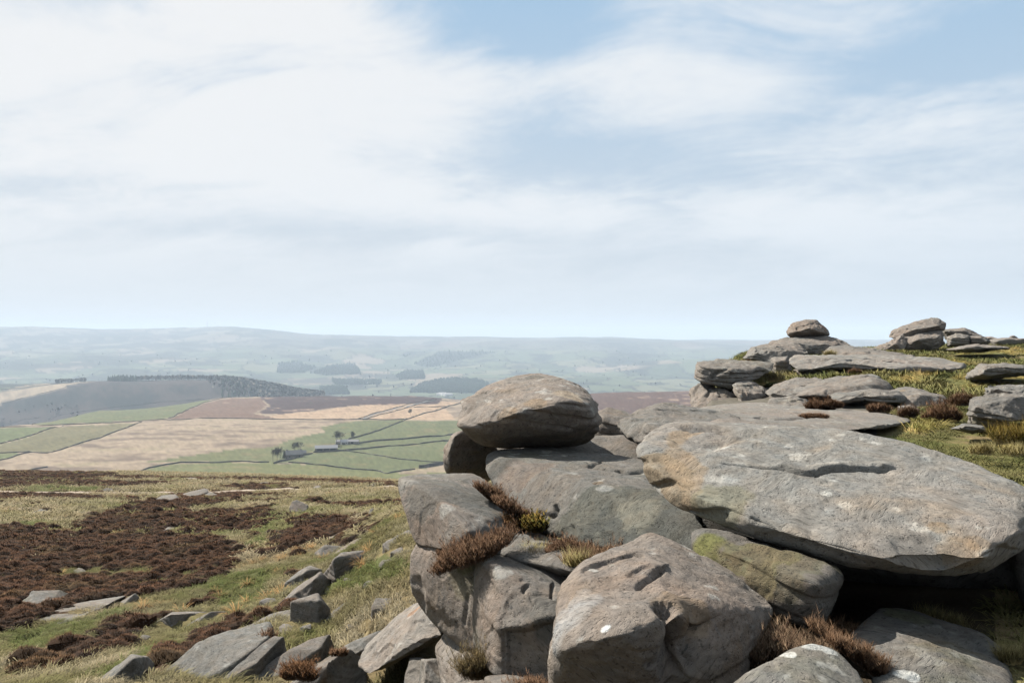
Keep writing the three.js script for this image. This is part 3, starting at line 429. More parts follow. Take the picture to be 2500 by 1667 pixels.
// A rock known by its outline: front and back are filled in. pts [x, y, share of the thickness]; d nearest distance, T thickness
function lump(name, label, group, d, T, pts, o = {}) {
  let cx = 0, cy = 0; for (const p of pts) { cx += p[0] / pts.length; cy += p[1] / pts.length; }
  const P = pts.map(([x, y, t = 0.5]) => [x, y, d + t * T]); const f = o.front ?? 0.62;
  pts.forEach(([x, y, t]) => { if (t === undefined) { P.push([cx + (x - cx) * f, cy + (y - cy) * f + (o.drop ?? 0), d], [cx + (x - cx) * f, cy + (y - cy) * f, d + T]); } });
  return rock(name, label, group, P, o);
}
// A rock bedded in the moor: stands where the ground is seen at its foot
function slope(label, T, pts, o = {}) {
  const foot = pts.reduce((a, b) => b[1] > a[1] ? b : a), d = o.d ?? hit(o.fx ?? foot[0], Math.min(foot[1], 1668), 6) ?? 12;
  let mx = 0, my = 0; for (const q of pts) { mx += q[0] / pts.length; my += q[1] / pts.length; }
  const P = []; pts.forEach(([x, y, t = 0.5]) => P.push([mx + (x - mx) * 1.1, my + (y - my) * 1.16 - 1.5, d + t * T]));
  let cx = 0, cy = 0; for (const p of pts) { cx += p[0] / pts.length; cy += p[1] / pts.length; }
  const V = P.map((p) => at(...p)); const low = []; V.forEach((v) => { const g = ground(v.x, v.z) - 0.12; low.push(new THREE.Vector3(v.x * 0.97 + at(cx, cy, d).x * 0.03, Math.min(g, v.y - 0.05), v.z)); });
  low.forEach((v) => V.push(v, new THREE.Vector3(v.x, v.y, v.z - T * 0.3)));
  const w = V.map((v) => v); return rock(o.name ?? 'slope_rock', label, o.group ?? 'rocks bedded in the grass and heather slope', w, { mesh: [4, 2], round: 1, rough: 0.8, strata: 0.4, lichen: 0.35, tint: 0.3, tone: 0.76, ...o });
}

// ---------------------------------------------------------------- the outcrop at the edge: near rocks
const EDGEG = 'gritstone rocks of the near outcrop', RISE = 'rocks of the outcrop rising beyond the platform', SKY = 'rocks along the skyline';
rock('balanced_boulder', 'big rounded boulder with pale top and dark underside, perched at the cliff edge', EDGEG, [
  [1122, 1018, 9.0], [1136, 972, 9.3], [1184, 940, 9.6], [1238, 920, 9.9], [1307, 908, 10.0], [1378, 922, 9.9], [1430, 950, 9.7], [1457, 985, 9.4], [1467, 1023, 9.2], [1462, 1058, 9.3],
  [1430, 1086, 9.5], [1341, 1092, 9.5], [1256, 1093, 9.4], [1186, 1091, 9.2], [1150, 1072, 9.0], [1126, 1044, 8.9], [1142, 1046, 8.6], [1220, 1024, 8.45], [1290, 1000, 8.4], [1392, 975, 8.5], [1440, 985, 8.8], [1450, 1030, 8.85], [1380, 1060, 8.8], [1230, 1070, 8.75],
  [1300, 1080, 10.4], [1400, 1050, 10.6], [1200, 1040, 10.3], [1300, 930, 10.5]],
  { rough: 0.7, mesh: [4, 4], round: 4, strata: 0.9, bed: [0.25, 1, 0.1], gap: 0.16, tint: 0.45, dark: 0.18, lichen: 0.5, ochre: 0.3, stains: [{ c: [1305, 980], r: 0.13, col: OCHRE, a: 0.55, wob: 0.7 }, { c: [1235, 1008], r: 0.12, col: OCHRE, a: 0.45, wob: 0.7 }, { c: [1390, 960], r: 0.18, col: [0.269, 0.211, 0.141], a: 0.5, wob: 0.7 }, { c: [1307, 918], r: 0.1, col: DARK, a: 0.6, wob: 0.9 }, { c: [1180, 958], r: 0.12, col: DARK, a: 0.4, wob: 0.9 }] });
rock('leaning_boulder', 'upright rounded rock in shadow tucked under the perched boulder, sunlit only along its outer edge', EDGEG, [
  [1136, 1044, 9.6], [1102, 1060, 9.5], [1085, 1095, 9.4], [1082, 1132, 9.4], [1092, 1164, 9.5], [1110, 1066, 9.3], [1098, 1100, 9.2], [1098, 1140, 9.25], [1170, 1166, 9.9], [1215, 1160, 10.1], [1218, 1098, 10.0], [1190, 1056, 9.9], [1120, 1080, 10.6], [1112, 1150, 10.6], [1180, 1070, 11], [1180, 1190, 10.9]],
  { mesh: [4, 3], round: 2, tint: 0.5, dark: 0.25, strata: 0.3, rough: 0.7 });
rock('low_rock', 'small flat-topped rock just behind the perched boulder on its right', EDGEG, [
  [1452, 1004, 11.2], [1484, 994, 11.4], [1530, 1004, 11.4], [1560, 1030, 11], [1500, 1090, 10.6], [1452, 1080, 10.7], [1450, 1030, 10.9], [1475, 1022, 10.7], [1540, 1050, 10.5], [1500, 1000, 12.4], [1460, 1060, 12.4], [1560, 1080, 12.2]], { mesh: [4, 3], dark: 0.5, tone: 0.8 });
rock('humped_rock', 'low humped grey rock with a shaded hollow beneath, between perched boulder and great slab', EDGEG, [
  [1500, 1040, 9.6], [1504, 1020, 9.8], [1524, 1012, 10], [1562, 998, 10.3], [1598, 986, 10.6], [1632, 990, 10.6], [1668, 1004, 10.4], [1760, 1004, 10.6], [1820, 1020, 10], [1740, 1060, 9], [1620, 1075, 8.6], [1562, 1088, 8.7], [1512, 1056, 9.4], [1540, 1060, 9.0], [1600, 1040, 8.7], [1600, 1050, 11.4], [1760, 1040, 11.2], [1660, 1000, 11.6]],
  { tone: 0.78, mesh: [4, 3], round: 5, dark: 0.45, tint: 0.25, carve: [{ line: [[1600, 1004], [1640, 1001], [1690, 1012], [1720, 1020]], w: 0.05, depth: 0.05 }] });
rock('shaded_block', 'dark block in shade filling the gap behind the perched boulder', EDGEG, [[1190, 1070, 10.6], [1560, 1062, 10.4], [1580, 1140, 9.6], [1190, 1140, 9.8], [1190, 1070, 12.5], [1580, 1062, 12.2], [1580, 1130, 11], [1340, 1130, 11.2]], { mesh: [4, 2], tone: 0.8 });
rock('long_rock', 'long mottled grey rock running from under the perched boulder down behind the heather', EDGEG, [
  [1186, 1136, 8.5], [1192, 1108, 8.8], [1212, 1096, 9.0], [1273, 1096, 9.2], [1341, 1088, 9.4], [1433, 1108, 9.2], [1562, 1118, 8.6], [1600, 1150, 7.6], [1680, 1225, 6.4], [1712, 1252, 6.1],
  [1232, 1120, 8.15], [1300, 1160, 7.6], [1375, 1190, 7.2], [1450, 1215, 6.9], [1545, 1245, 6.5], [1640, 1275, 6.1], [1720, 1300, 5.75],
  [1200, 1180, 8.0], [1256, 1200, 7.6], [1358, 1320, 6.7], [1494, 1352, 6.2], [1600, 1360, 5.9], [1720, 1360, 5.6], [1250, 1250, 7.7], [1420, 1160, 10.2], [1650, 1260, 7.6], [1250, 1140, 10]],
  { tone: 0.7, rough: 0.5, mesh: [4, 4], round: 2, tint: 0.12, dark: 0.55, green: 0.45, lichen: 0.65, strata: 0.3, gap: 0.35, carve: [{ line: [[1356, 1230], [1360, 1250], [1350, 1262], [1320, 1250]], w: 0.02, depth: 0.045 }, { line: [[1500, 1150], [1540, 1158], [1580, 1150]], w: 0.03, depth: 0.05 }, { line: [[1480, 1125], [1440, 1140], [1490, 1152]], w: 0.03, depth: 0.04 }, { line: [[1395, 1280], [1405, 1300], [1400, 1320]], w: 0.015, depth: 0.03 }],
    stains: [{ c: [1265, 1160], r: 0.3, col: PINK, a: 0.7, wob: 0.8 }, { c: [1330, 1200], r: 0.33, col: [0.173, 0.147, 0.122], a: 0.6, wob: 0.8 }, { c: [1480, 1300], r: 0.6, col: [0.096, 0.099, 0.080], a: 0.75, wob: 0.6 }, { c: [1600, 1300], r: 0.5, col: [0.083, 0.086, 0.077], a: 0.8, wob: 0.6 }, { c: [1215, 1140], r: 0.2, col: DARK, a: 0.7, wob: 0.7 }, { c: [1480, 1194], r: 0.07, col: PALEL, a: 0.8, wob: 0.8 }, { c: [1560, 1240], r: 0.22, col: [0.256, 0.243, 0.192], a: 0.5, wob: 1 }, { c: [1460, 1182], r: 0.05, col: OCHRE, a: 0.6, wob: 0.6 }] });
rock('mossy_rock', 'dark rounded rock with yellow-green moss streaks below the great slab', EDGEG, [
  [1690, 1300, 5.012], [1722, 1292, 5.102], [1790, 1302, 4.967], [1855, 1322, 4.788], [1960, 1355, 4.564], [2043, 1385, 4.430], [2046, 1420, 4.386], [2030, 1460, 4.341], [2006, 1510, 4.341], [1960, 1530, 4.296], [1860, 1480, 4.475], [1760, 1420, 4.654], [1700, 1370, 4.833], [1780, 1350, 4.699], [1900, 1390, 4.430], [1990, 1420, 4.251], [1740, 1300, 6.086], [2040, 1400, 5.638], [1900, 1360, 5.907], [2010, 1520, 5.370], [1750, 1440, 5.370]],
  { rough: 0.7, tone: 0.66, mesh: [5, 3], round: 4, tint: 0.05, dark: 0.8, lichen: 0.2, green: 0.4, stains: [{ c: [1716, 1330], r: 0.09, col: [0.17, 0.175, 0.035], a: 0.75, wob: 1.6, soft: 0.3 }, { c: [1835, 1368], r: 0.16, col: [0.166, 0.173, 0.038], a: 0.45, wob: 1.6 }, { c: [1950, 1385], r: 0.16, col: [0.154, 0.160, 0.045], a: 0.25, wob: 1.4 }, { c: [1800, 1400], r: 0.2, col: [0.147, 0.109, 0.064], a: 0.35, wob: 1.3 }, { c: [1890, 1450], r: 0.24, col: [0.141, 0.099, 0.064], a: 0.4, wob: 1.3 }] });
rock('great_slab', 'huge pale overhanging slab with a curled crack across its top and an ochre stain at its tip', EDGEG, [
  [1556, 1090, 6.0], [1561, 1118, 5.9], [1576, 1060, 6.3], [1596, 1042, 6.5], [1632, 1028, 6.7], [1750, 1034, 6.75], [1860, 1041, 6.6], [1962, 1048, 6.4], [2060, 1051, 6.25], [2176, 1064, 6.0], [2245, 1090, 5.75], [2344, 1117, 5.5], [2410, 1141, 5.3], [2500, 1182, 5.05], [2534, 1225, 4.85], [2545, 1290, 4.65],
  [1586, 1184, 5.75], [1622, 1220, 5.55], [1674, 1252, 5.35], [1728, 1272, 5.15], [1813, 1297, 5.0], [1898, 1324, 4.85], [2025, 1366, 4.62], [2170, 1400, 4.45], [2240, 1412, 4.38], [2323, 1414, 4.34], [2408, 1398, 4.34], [2444, 1370, 4.4], [2505, 1335, 4.5],
  [1640, 1165, 5.5], [1720, 1220, 5.15], [1840, 1262, 4.83], [2000, 1322, 4.47], [2180, 1370, 4.2], [2300, 1384, 4.12], [2405, 1362, 4.14], [2470, 1300, 4.3],
  [1720, 1235, 6.2], [2100, 1345, 5.5], [2400, 1365, 5.3], [1650, 1160, 6.6]],
  { mesh: [5, 4], round: 3, strata: 0.75, gap: 0.2, bed: [0.05, 1, -0.28], tint: 0.1, dark: 0.2, lichen: 0.55, ochre: 0.28, tone: 1.12, rough: 0.6,
    carve: [{ line: [[1757, 1127], [1800, 1131], [1850, 1137], [1890, 1141]], w: 0.012, depth: 0.03 }, { line: [[1870, 1139], [1905, 1142], [1935, 1150], [1965, 1157], [2000, 1153], [2040, 1148], [2100, 1146], [2150, 1144], [2202, 1141]], w: 0.014, depth: 0.055, lip: 0.03 }, { line: [[1716, 1095], [1760, 1082], [1800, 1070], [1826, 1064]], w: 0.05, depth: 0.03 }, { line: [[1640, 1046], [1720, 1043], [1780, 1052], [1850, 1062]], w: 0.06, depth: 0.05 }, { line: [[1825, 1255], [1870, 1283], [1910, 1310], [1990, 1340], [2100, 1370]], w: 0.03, depth: 0.06 }, { line: [[1596, 1118], [1620, 1128], [1660, 1145]], w: 0.03, depth: 0.02 }],
    dents: [{ c: [1915, 1285], r: 0.2, depth: 0.045 }, { c: [2265, 1385], r: 0.2, depth: 0.05 }],
    stains: [{ line: [[1600, 1125], [1625, 1150], [1640, 1185], [1665, 1215]], r: 0.13, col: [0.145, 0.112, 0.072], a: 0.8, wob: 0.9 }, { line: [[1694, 1052], [1660, 1060], [1642, 1082], [1652, 1110], [1672, 1135], [1686, 1165], [1692, 1200], [1684, 1226]], r: 0.085, col: [0.19, 0.142, 0.092], a: 0.7, wob: 1.2, soft: 0.2 }, { c: [1760, 1085], r: 0.07, col: PALEL, a: 0.8, wob: 0.8 }, { c: [2016, 1202], r: 0.035, col: PALEL, a: 0.8, wob: 0.5 }, { c: [1735, 1225], r: 0.2, col: [0.128, 0.122, 0.077], a: 0.55, wob: 1 }, { c: [2350, 1330], r: 0.09, col: OCHRE, a: 0.4, wob: 1.2 }, { c: [2390, 1318], r: 0.06, col: OCHRE, a: 0.4, wob: 1.2 }, { c: [2290, 1285], r: 0.05, col: OCHRE, a: 0.6, wob: 1.2 }] });
rock('left_block', 'tilted block with pinkish outer face and dark grey top at the cliff corner', EDGEG, [
  [972, 1166, 7.5], [1018, 1157, 7.9], [1100, 1156, 8.2], [1170, 1157, 8.2], [1246, 1240, 7.2], [1252, 1290, 6.9], [974, 1190, 7.4], [988, 1241, 7.15], [1009, 1314, 6.95], [1021, 1332, 6.85], [1062, 1340, 6.6], [1112, 1348, 6.4], [1200, 1345, 6.5], [1052, 1203, 6.95], [1093, 1240, 6.65], [1145, 1295, 6.3], [1040, 1330, 8], [1200, 1340, 7.9], [1030, 1200, 8.4]],
  { tone: 0.84, rough: 0.4, mesh: [5, 3], round: 1, tint: 0.4, dark: 0.3, strata: 0.12, gap: 0.3, lichen: 0.4, stains: [{ c: [1020, 1260], r: 0.42, col: PINK, a: 0.75, wob: 0.4 }, { c: [1050, 1300], r: 0.3, col: PINK, a: 0.6, wob: 0.5 }, { c: [1110, 1200], r: 0.42, col: [0.096, 0.095, 0.086], a: 0.7, wob: 0.5 }, { c: [1170, 1230], r: 0.32, col: [0.096, 0.095, 0.086], a: 0.65, wob: 0.5 }, { c: [1090, 1240], r: 0.09, col: PALEL, a: 0.6, wob: 1 }, { c: [990, 1175], r: 0.1, col: PALEL, a: 0.4, wob: 1 }] });
rock('pink_pillar', 'tall smooth pinkish rock face standing below the tilted block at the cliff corner', EDGEG, [
  [1018, 1325, 7.0], [1000, 1357, 6.95], [1000, 1400, 6.9], [1003, 1440, 6.85], [1026, 1462, 6.75], [1044, 1502, 6.65], [1086, 1545, 6.5], [1118, 1562, 6.35], [1165, 1600, 6.2], [1215, 1648, 6.0], [1210, 1500, 6.1], [1200, 1380, 6.5], [1110, 1344, 6.55], [1062, 1334, 6.7], [1155, 1370, 6.45], [1150, 1500, 6.2], [1090, 1450, 6.5], [1040, 1340, 8.3], [1200, 1380, 8], [1060, 1520, 8], [1200, 1640, 7.6]],
  { tone: 0.95, mesh: [5, 3], round: 2, tint: 0.6, dark: 0.16, strata: 0.15, gap: 0.4, rough: 0.45, lichen: 0.25, dents: [{ c: [1022, 1465], r: 0.1, depth: 0.05 }, { c: [1060, 1420], r: 0.25, depth: -0.03 }], carve: [{ line: [[1003, 1420], [1020, 1425], [1040, 1440]], w: 0.05, depth: 0.03 }, { line: [[1142, 1440], [1140, 1480], [1134, 1520]], w: 0.02, depth: 0.02 }], stains: [{ c: [1135, 1400], r: 0.16, col: [0.154, 0.138, 0.083], a: 0.5, wob: 0.6 }, { c: [1140, 1370], r: 0.1, col: [0.128, 0.128, 0.064], a: 0.6, wob: 0.8 }] });
rock('corner_block', 'squared block with sharp vertical corner and rough lower face, against the pinkish pillar', EDGEG, [
  [1185, 1353, 6.25], [1160, 1370, 6.3], [1154, 1454, 6.15], [1156, 1560, 6.05], [1180, 1620, 5.8], [1212, 1646, 5.55], [1222, 1396, 5.85], [1229, 1454, 5.7], [1217, 1532, 5.55], [1324, 1357, 6.7], [1392, 1376, 6.6], [1412, 1396, 6.3], [1410, 1500, 5.6], [1360, 1515, 5.35], [1358, 1664, 5.3], [1280, 1690, 5.4], [1420, 1660, 5.5], [1300, 1380, 7.4], [1400, 1420, 7.4], [1240, 1620, 7]],
  { tone: 0.84, rough: 0.45, mesh: [5, 3], round: 1, tint: 0.25, dark: 0.35, strata: 0.25, lichen: 0.5, gap: 0.22, green: 0.2, carve: [{ line: [[1216, 1538], [1260, 1542], [1300, 1536], [1322, 1522], [1362, 1512]], w: 0.02, depth: 0.02, step: 0.05, reach: 1.2 }, { line: [[1296, 1424], [1282, 1434], [1279, 1442]], w: 0.012, depth: 0.035 }, { line: [[1356, 1418], [1349, 1436], [1349, 1462]], w: 0.012, depth: 0.04 }, { line: [[1295, 1450], [1298, 1475]], w: 0.01, depth: 0.02 }],
    stains: [{ c: [1185, 1450], r: 0.3, col: PINK, a: 0.55, wob: 0.4 }, { c: [1190, 1540], r: 0.26, col: PINK, a: 0.55, wob: 0.4 }, { c: [1190, 1360], r: 0.08, col: PALEL, a: 0.8, wob: 0.9 }, { c: [1225, 1390], r: 0.08, col: PALEL, a: 0.7, wob: 1 }, { c: [1370, 1490], r: 0.25, col: [0.090, 0.090, 0.083], a: 0.7, wob: 0.5 }, { c: [1310, 1380], r: 0.3, col: [0.109, 0.102, 0.090], a: 0.6, wob: 0.7 }] });
rock('front_boulder', 'large wedge-shaped boulder with sunlit top and dark front, nearest the camera in the middle', EDGEG, [
  [1592, 1300, 4.876], [1572, 1306, 4.876], [1501, 1348, 4.646], [1426, 1374, 4.462], [1390, 1420, 4.232], [1370, 1468, 4.048], [1360, 1529, 3.864], [1353, 1590, 3.726], [1348, 1680, 3.956], [1620, 1312, 4.968], [1681, 1344, 4.922], [1750, 1374, 4.830], [1800, 1400, 4.692], [1858, 1450, 4.462], [1893, 1483, 4.324], [1884, 1512, 4.232], [1838, 1560, 4.094], [1800, 1640, 3.864], [1780, 1720, 3.772],
  [1385, 1585, 3.551], [1511, 1548, 3.441], [1625, 1500, 3.514], [1760, 1490, 3.818], [1370, 1720, 3.956], [1500, 1720, 3.818], [1680, 1720, 3.864], [1600, 1400, 4.186], [1450, 1480, 3.726], [1600, 1440, 5.704], [1800, 1520, 5.336], [1420, 1560, 5.152]],
  { tone: 0.88, mesh: [5, 4], round: 2, tint: 0.5, dark: 0.2, strata: 0.3, gap: 0.2, lichen: 0.5, ochre: 0.35, rough: 1.0,
    carve: [{ line: [[1612, 1462], [1635, 1492], [1656, 1524], [1660, 1570], [1652, 1630], [1640, 1680]], w: 0.045, depth: 0.13 }, { line: [[1550, 1442], [1582, 1420], [1614, 1394]], w: 0.012, depth: 0.04, lip: 0.025 }, { line: [[1700, 1545], [1730, 1520], [1760, 1500]], w: 0.05, depth: 0.07 }],
    dents: [{ c: [1680, 1610], r: 0.14, depth: 0.09 }, { c: [1720, 1490], r: 0.1, depth: 0.05 }],
    stains: [{ c: [1476, 1531], r: 0.028, col: [0.496, 0.504, 0.496], a: 1, wob: 0.35, soft: 0.05 }, { c: [1410, 1475], r: 0.14, col: [0.282, 0.288, 0.288], a: 0.35, wob: 1.4 }, { c: [1400, 1510], r: 0.12, col: [0.269, 0.275, 0.275], a: 0.3, wob: 1.4 }, { c: [1690, 1475], r: 0.16, col: OCHRE, a: 0.5, wob: 0.9 }, { c: [1500, 1415], r: 0.12, col: [0.141, 0.106, 0.080], a: 0.6, wob: 0.7 }, { c: [1448, 1390], r: 0.03, col: PALEL, a: 0.8, wob: 0.7 }] });
rock('lichen_rock', 'rounded rock crusted with white lichen at the bottom edge of the view', EDGEG, [
  [1790, 1680, 3.35], [1855, 1626, 3.5], [1919, 1592, 3.62], [1983, 1570, 3.7], [2036, 1583, 3.72], [2062, 1608, 3.65], [2092, 1638, 3.55], [2118, 1680, 3.4], [1960, 1760, 3.05], [1820, 1760, 3.1], [2090, 1760, 3.1], [1960, 1640, 4.3], [2080, 1680, 4.1], [1840, 1680, 4.1]],
  { tone: 0.85, rough: 0.6, mesh: [4, 4], round: 4, tint: 0.12, dark: 0.3, lichen: 0.5, green: 0.35, stains: [{ c: [1985, 1580], r: 0.075, col: [0.40, 0.40, 0.375], a: 0.9, wob: 1.7, soft: 0.08 }, { c: [2020, 1592], r: 0.06, col: [0.40, 0.40, 0.375], a: 0.85, wob: 1.7, soft: 0.08 }, { c: [1925, 1598], r: 0.045, col: [0.480, 0.488, 0.464], a: 0.8, wob: 1, soft: 0.05 }] });
rock('mossy_flat_rock', 'broad flat-topped grey-green rock in the bottom corner beside the brown heather', EDGEG, [
  [2072, 1545, 4.3], [2110, 1518, 4.5], [2161, 1485, 4.7], [2217, 1485, 4.75], [2285, 1508, 4.65], [2412, 1551, 4.45], [2458, 1592, 4.2], [2475, 1668, 3.8], [2440, 1790, 3.3], [2187, 1640, 3.75], [2140, 1600, 3.95], [2200, 1780, 3.3], [2300, 1600, 3.95], [2200, 1560, 5.2], [2420, 1600, 5.0], [2300, 1700, 4.6]],
  { tone: 0.74, rough: 0.6, mesh: [4, 4], round: 3, tint: 0.1, dark: 0.4, lichen: 0.35, green: 0.55, stains: [{ c: [2222, 1652], r: 0.05, col: [0.496, 0.504, 0.480], a: 0.9, wob: 0.9, soft: 0.05 }, { c: [2200, 1500], r: 0.14, col: [0.122, 0.122, 0.058], a: 0.6, wob: 0.8 }] });
rock('under_slab_rock', 'bedrock filler painted dark for shade in the crack between the great slab and the moss-streaked rock', EDGEG, [[1640, 1225, 7.3], [1700, 1262, 6.8], [1850, 1310, 6.5], [1990, 1345, 6.2], [2080, 1380, 6.1], [2060, 1500, 5.9], [1700, 1380, 6.3], [1640, 1300, 7], [1660, 1240, 9], [2080, 1380, 8], [2060, 1500, 7.6]], { mesh: [4, 2], tone: 0.6, dark: 0.8 });  // filler; its dark tone stands in for the slab's shadow
rock('added_shade_rock', 'added rock wall, darkened for shade, blocking light in the hollow under the great slab', EDGEG, [[1700, 1062, 6.85], [2060, 1080, 6.45], [2300, 1145, 5.95], [2560, 1262, 5.35], [2720, 1300, 5.4], [1700, 1330, 6.6], [2100, 1440, 5.9], [2560, 1560, 5.3], [2720, 1560, 5.2], [1700, 1200, 8], [2060, 1150, 7.4], [2500, 1250, 6.8], [2100, 1400, 5.75], [2500, 1430, 5.2]], { mesh: [4, 2], round: 1, tone: 0.5, dark: 0.8 });  // added to block light behind the slab; stone colour lowered to deepen the shade
rock('prop_rock', 'rock darkened for shade, carrying the tail of the great slab', EDGEG, [[2460, 1310, 5.0], [2700, 1300, 4.7], [2700, 1500, 4.4], [2520, 1480, 4.7], [2460, 1340, 6.5], [2750, 1300, 6.4], [2750, 1500, 6], [2520, 1480, 6.2]], { mesh: [4, 2], tone: 0.6, dark: 0.8 });  // stone colour lowered to paint the shade of the hollow
lump('rough_block', 'rough brown block at the bottom edge below the squared block', EDGEG, 5.0, 0.9, [[1180, 1650], [1230, 1645], [1300, 1660], [1350, 1680], [1340, 1800], [1190, 1800]], { mesh: [4, 2], round: 1, tone: 0.8 });
rock('slanting_rock', 'pale slanting rock below the pinkish pillar, carrying a wispy heather tuft', EDGEG, [
  [1088, 1540, 6.7], [1120, 1556, 6.5], [1066, 1577, 6.6], [1079, 1626, 6.35], [1090, 1680, 6.2], [1160, 1600, 6.2], [1200, 1655, 5.9], [1210, 1760, 5.6], [1100, 1760, 6], [1160, 1580, 7.4], [1080, 1640, 7.4], [1200, 1700, 7]], { mesh: [4, 3], round: 2, tint: 0.4, dark: 0.2 });
rock('squared_stone', 'small squared pale stone in the dark gap below the leaning slab', EDGEG, [[1028, 1608, 7.2], [1073, 1606, 7.3], [1062, 1640, 7.0], [1100, 1690, 6.8], [1020, 1700, 6.9], [1040, 1612, 7.0], [1080, 1640, 7.9], [1030, 1620, 8]], { mesh: [4, 2], round: 1, tint: 0.3 });
rock('gap_stone', 'flat shaded stone deep in the gap below the leaning slab', EDGEG, [[1000, 1606, 7.8], [1034, 1606, 7.7], [1030, 1690, 7.3], [985, 1690, 7.4], [1000, 1610, 8.6], [1040, 1650, 8.6]], { mesh: [4, 2], round: 1, tone: 0.75 });
rock('ledge_rock', 'thin shaded ledge between the tilted block and the pinkish pillar', EDGEG, [[1062, 1330, 6.85], [1130, 1345, 6.6], [1200, 1350, 6.7], [1190, 1370, 6.7], [1070, 1350, 6.9], [1080, 1330, 8], [1200, 1345, 8]], { mesh: [4, 2], round: 1, tone: 0.8 });
rock('bed_rock', 'grey rock shelf under the heather between the blocks', EDGEG, [[1190, 1290, 6.9], [1300, 1320, 6.6], [1430, 1360, 6.1], [1420, 1400, 5.8], [1300, 1372, 6.4], [1190, 1352, 6.5], [1200, 1420, 7.4], [1420, 1420, 6.9], [1330, 1290, 7.4]], { tone: 0.75, mesh: [4, 3], round: 3, green: 0.3, dark: 0.4 });

// ---------------------------------------------------------------- the platform and the outcrop behind it
rock('hump_slab', 'smooth rounded slab rising just behind the tip of the great slab', RISE, [[1590, 1052, 8.0], [1640, 1034, 8.6], [1770, 1018, 9.4], [1850, 1030, 9.2], [1960, 1054, 8.6], [1980, 1064, 8.2], [1700, 1066, 7.9], [1590, 1070, 7.9], [1760, 1080, 10.4], [1900, 1070, 10]], { tone: 0.88, mesh: [4, 3], round: 4, tint: 0.2, dark: 0.15, lichen: 0.5, ochre: 0.4 });
rock('platform_rock', 'broad flat rock platform behind the great slab, grey with dark pitted patches', RISE, [[1660, 1030, 10.5], [1700, 1002, 14], [1712, 990, 17.6], [1800, 983, 19.6], [1960, 981, 19.6], [2120, 990, 18.2], [2240, 1022, 13.6], [2180, 1040, 11.8], [2032, 1056, 10.6], [1950, 1058, 10], [1760, 1052, 10], [1660, 1060, 10], [1800, 1040, 19], [2180, 1050, 16], [1700, 1050, 15]], { tone: 0.92, mesh: [5, 3], round: 2, rough: 0.7, tint: 0.2, dark: 0.65, lichen: 0.5, ochre: 0.4, green: 0.2, carve: [{ line: [[1840, 1012], [1900, 1018], [1960, 1014], [2050, 1010]], w: 0.1, depth: 0.08 }] });
rock('stepped_bedrock', 'stepped bedrock between the tiers of the rising outcrop, mostly covered by its slabs', RISE, [[1712, 975, 22.5], [1800, 958, 22], [1900, 940, 24], [2050, 926, 24], [2175, 945, 21.5], [2200, 1004, 17.8], [2060, 1000, 17.9], [1880, 1010, 18.6], [1780, 1016, 19.8], [1700, 1022, 21.2], [1900, 985, 18.6], [2080, 980, 18], [1760, 1000, 26], [2100, 960, 26], [1850, 945, 26]], { mesh: [4, 3], round: 1, tint: 0.3, dark: 0.4, strata: 1, gap: 0.4 });
const RO = { tone: 0.84, mesh: [4, 3], round: 1, rough: 1.7, strata: 0.8, tint: 0.35, dark: 0.3, lichen: 0.4 };
rock('outcrop_block', 'squared overhanging block at the drop end of the rising outcrop', RISE, [[1702, 882, 22], [1726, 877, 22.6], [1803, 879, 23], [1889, 884, 23], [1887, 906, 22], [1840, 930, 21.4], [1790, 951, 21], [1715, 933, 21], [1698, 924, 21.4], [1712, 890, 21.2], [1800, 905, 20.9], [1860, 900, 21.6], [1720, 930, 24], [1880, 900, 25]], { ...RO, round: 1, green: 0.25, carve: [{ line: [[1738, 930], [1742, 915], [1760, 905], [1775, 900]], w: 0.05, depth: 0.12 }, { line: [[1775, 915], [1820, 908], [1870, 906]], w: 0.1, depth: 0.14 }] });
rock('outcrop_base_rock', 'pinkish sloping block under the overhanging block at the drop end of the outcrop', RISE, [[1684, 948, 21.6], [1715, 933, 21.8], [1797, 966, 20.8], [1760, 990, 20], [1692, 1010, 20.2], [1780, 1012, 19.6], [1690, 1030, 20], [1720, 960, 20.7], [1700, 960, 23.5], [1790, 980, 23]], { ...RO, tint: 0.5, green: 0.35, carve: [{ line: [[1720, 970], [1732, 960], [1734, 950]], w: 0.04, depth: 0.08 }] });
rock('pale_block', 'small pale-topped block wedged beside the pinkish sloping block', RISE, [[1788, 938, 20.6], [1814, 930, 21], [1846, 934, 21], [1868, 947, 20.6], [1880, 996, 19.6], [1807, 1000, 19.4], [1790, 955, 20.2], [1812, 955, 19.7], [1860, 960, 19.9], [1830, 940, 22.5], [1880, 990, 22]], { ...RO, lichen: 0.7, green: 0.2 });
rock('rounded_slab', 'smooth rounded slab, middle one of the two lying under the yellow grass ledge', RISE, [[1866, 955, 19.6], [1891, 938, 20.2], [1952, 921, 21], [2010, 921, 21], [2000, 945, 19.6], [1937, 968, 18.8], [1883, 972, 18.9], [1876, 964, 19.1], [1900, 950, 19.2], [1960, 950, 23], [1880, 965, 22]], { ...RO, round: 4, tint: 0.25 });
rock('whale_slab', 'long whale-backed slab with a dark blunt end, right of the smooth rounded slab', RISE, [[1935, 962, 18.3], [1954, 938, 19.2], [2021, 922, 19.9], [2090, 913, 20], [2130, 908, 20], [2152, 922, 19.3], [2176, 947, 18.5], [2168, 956, 18.1], [2059, 968, 17.6], [1940, 968, 17.9], [2060, 945, 17.9], [2140, 935, 18.2], [2080, 940, 21.5], [1960, 960, 21], [2170, 955, 20.8]], { ...RO, mesh: [4, 3], round: 3, tint: 0.2, lichen: 0.5 });
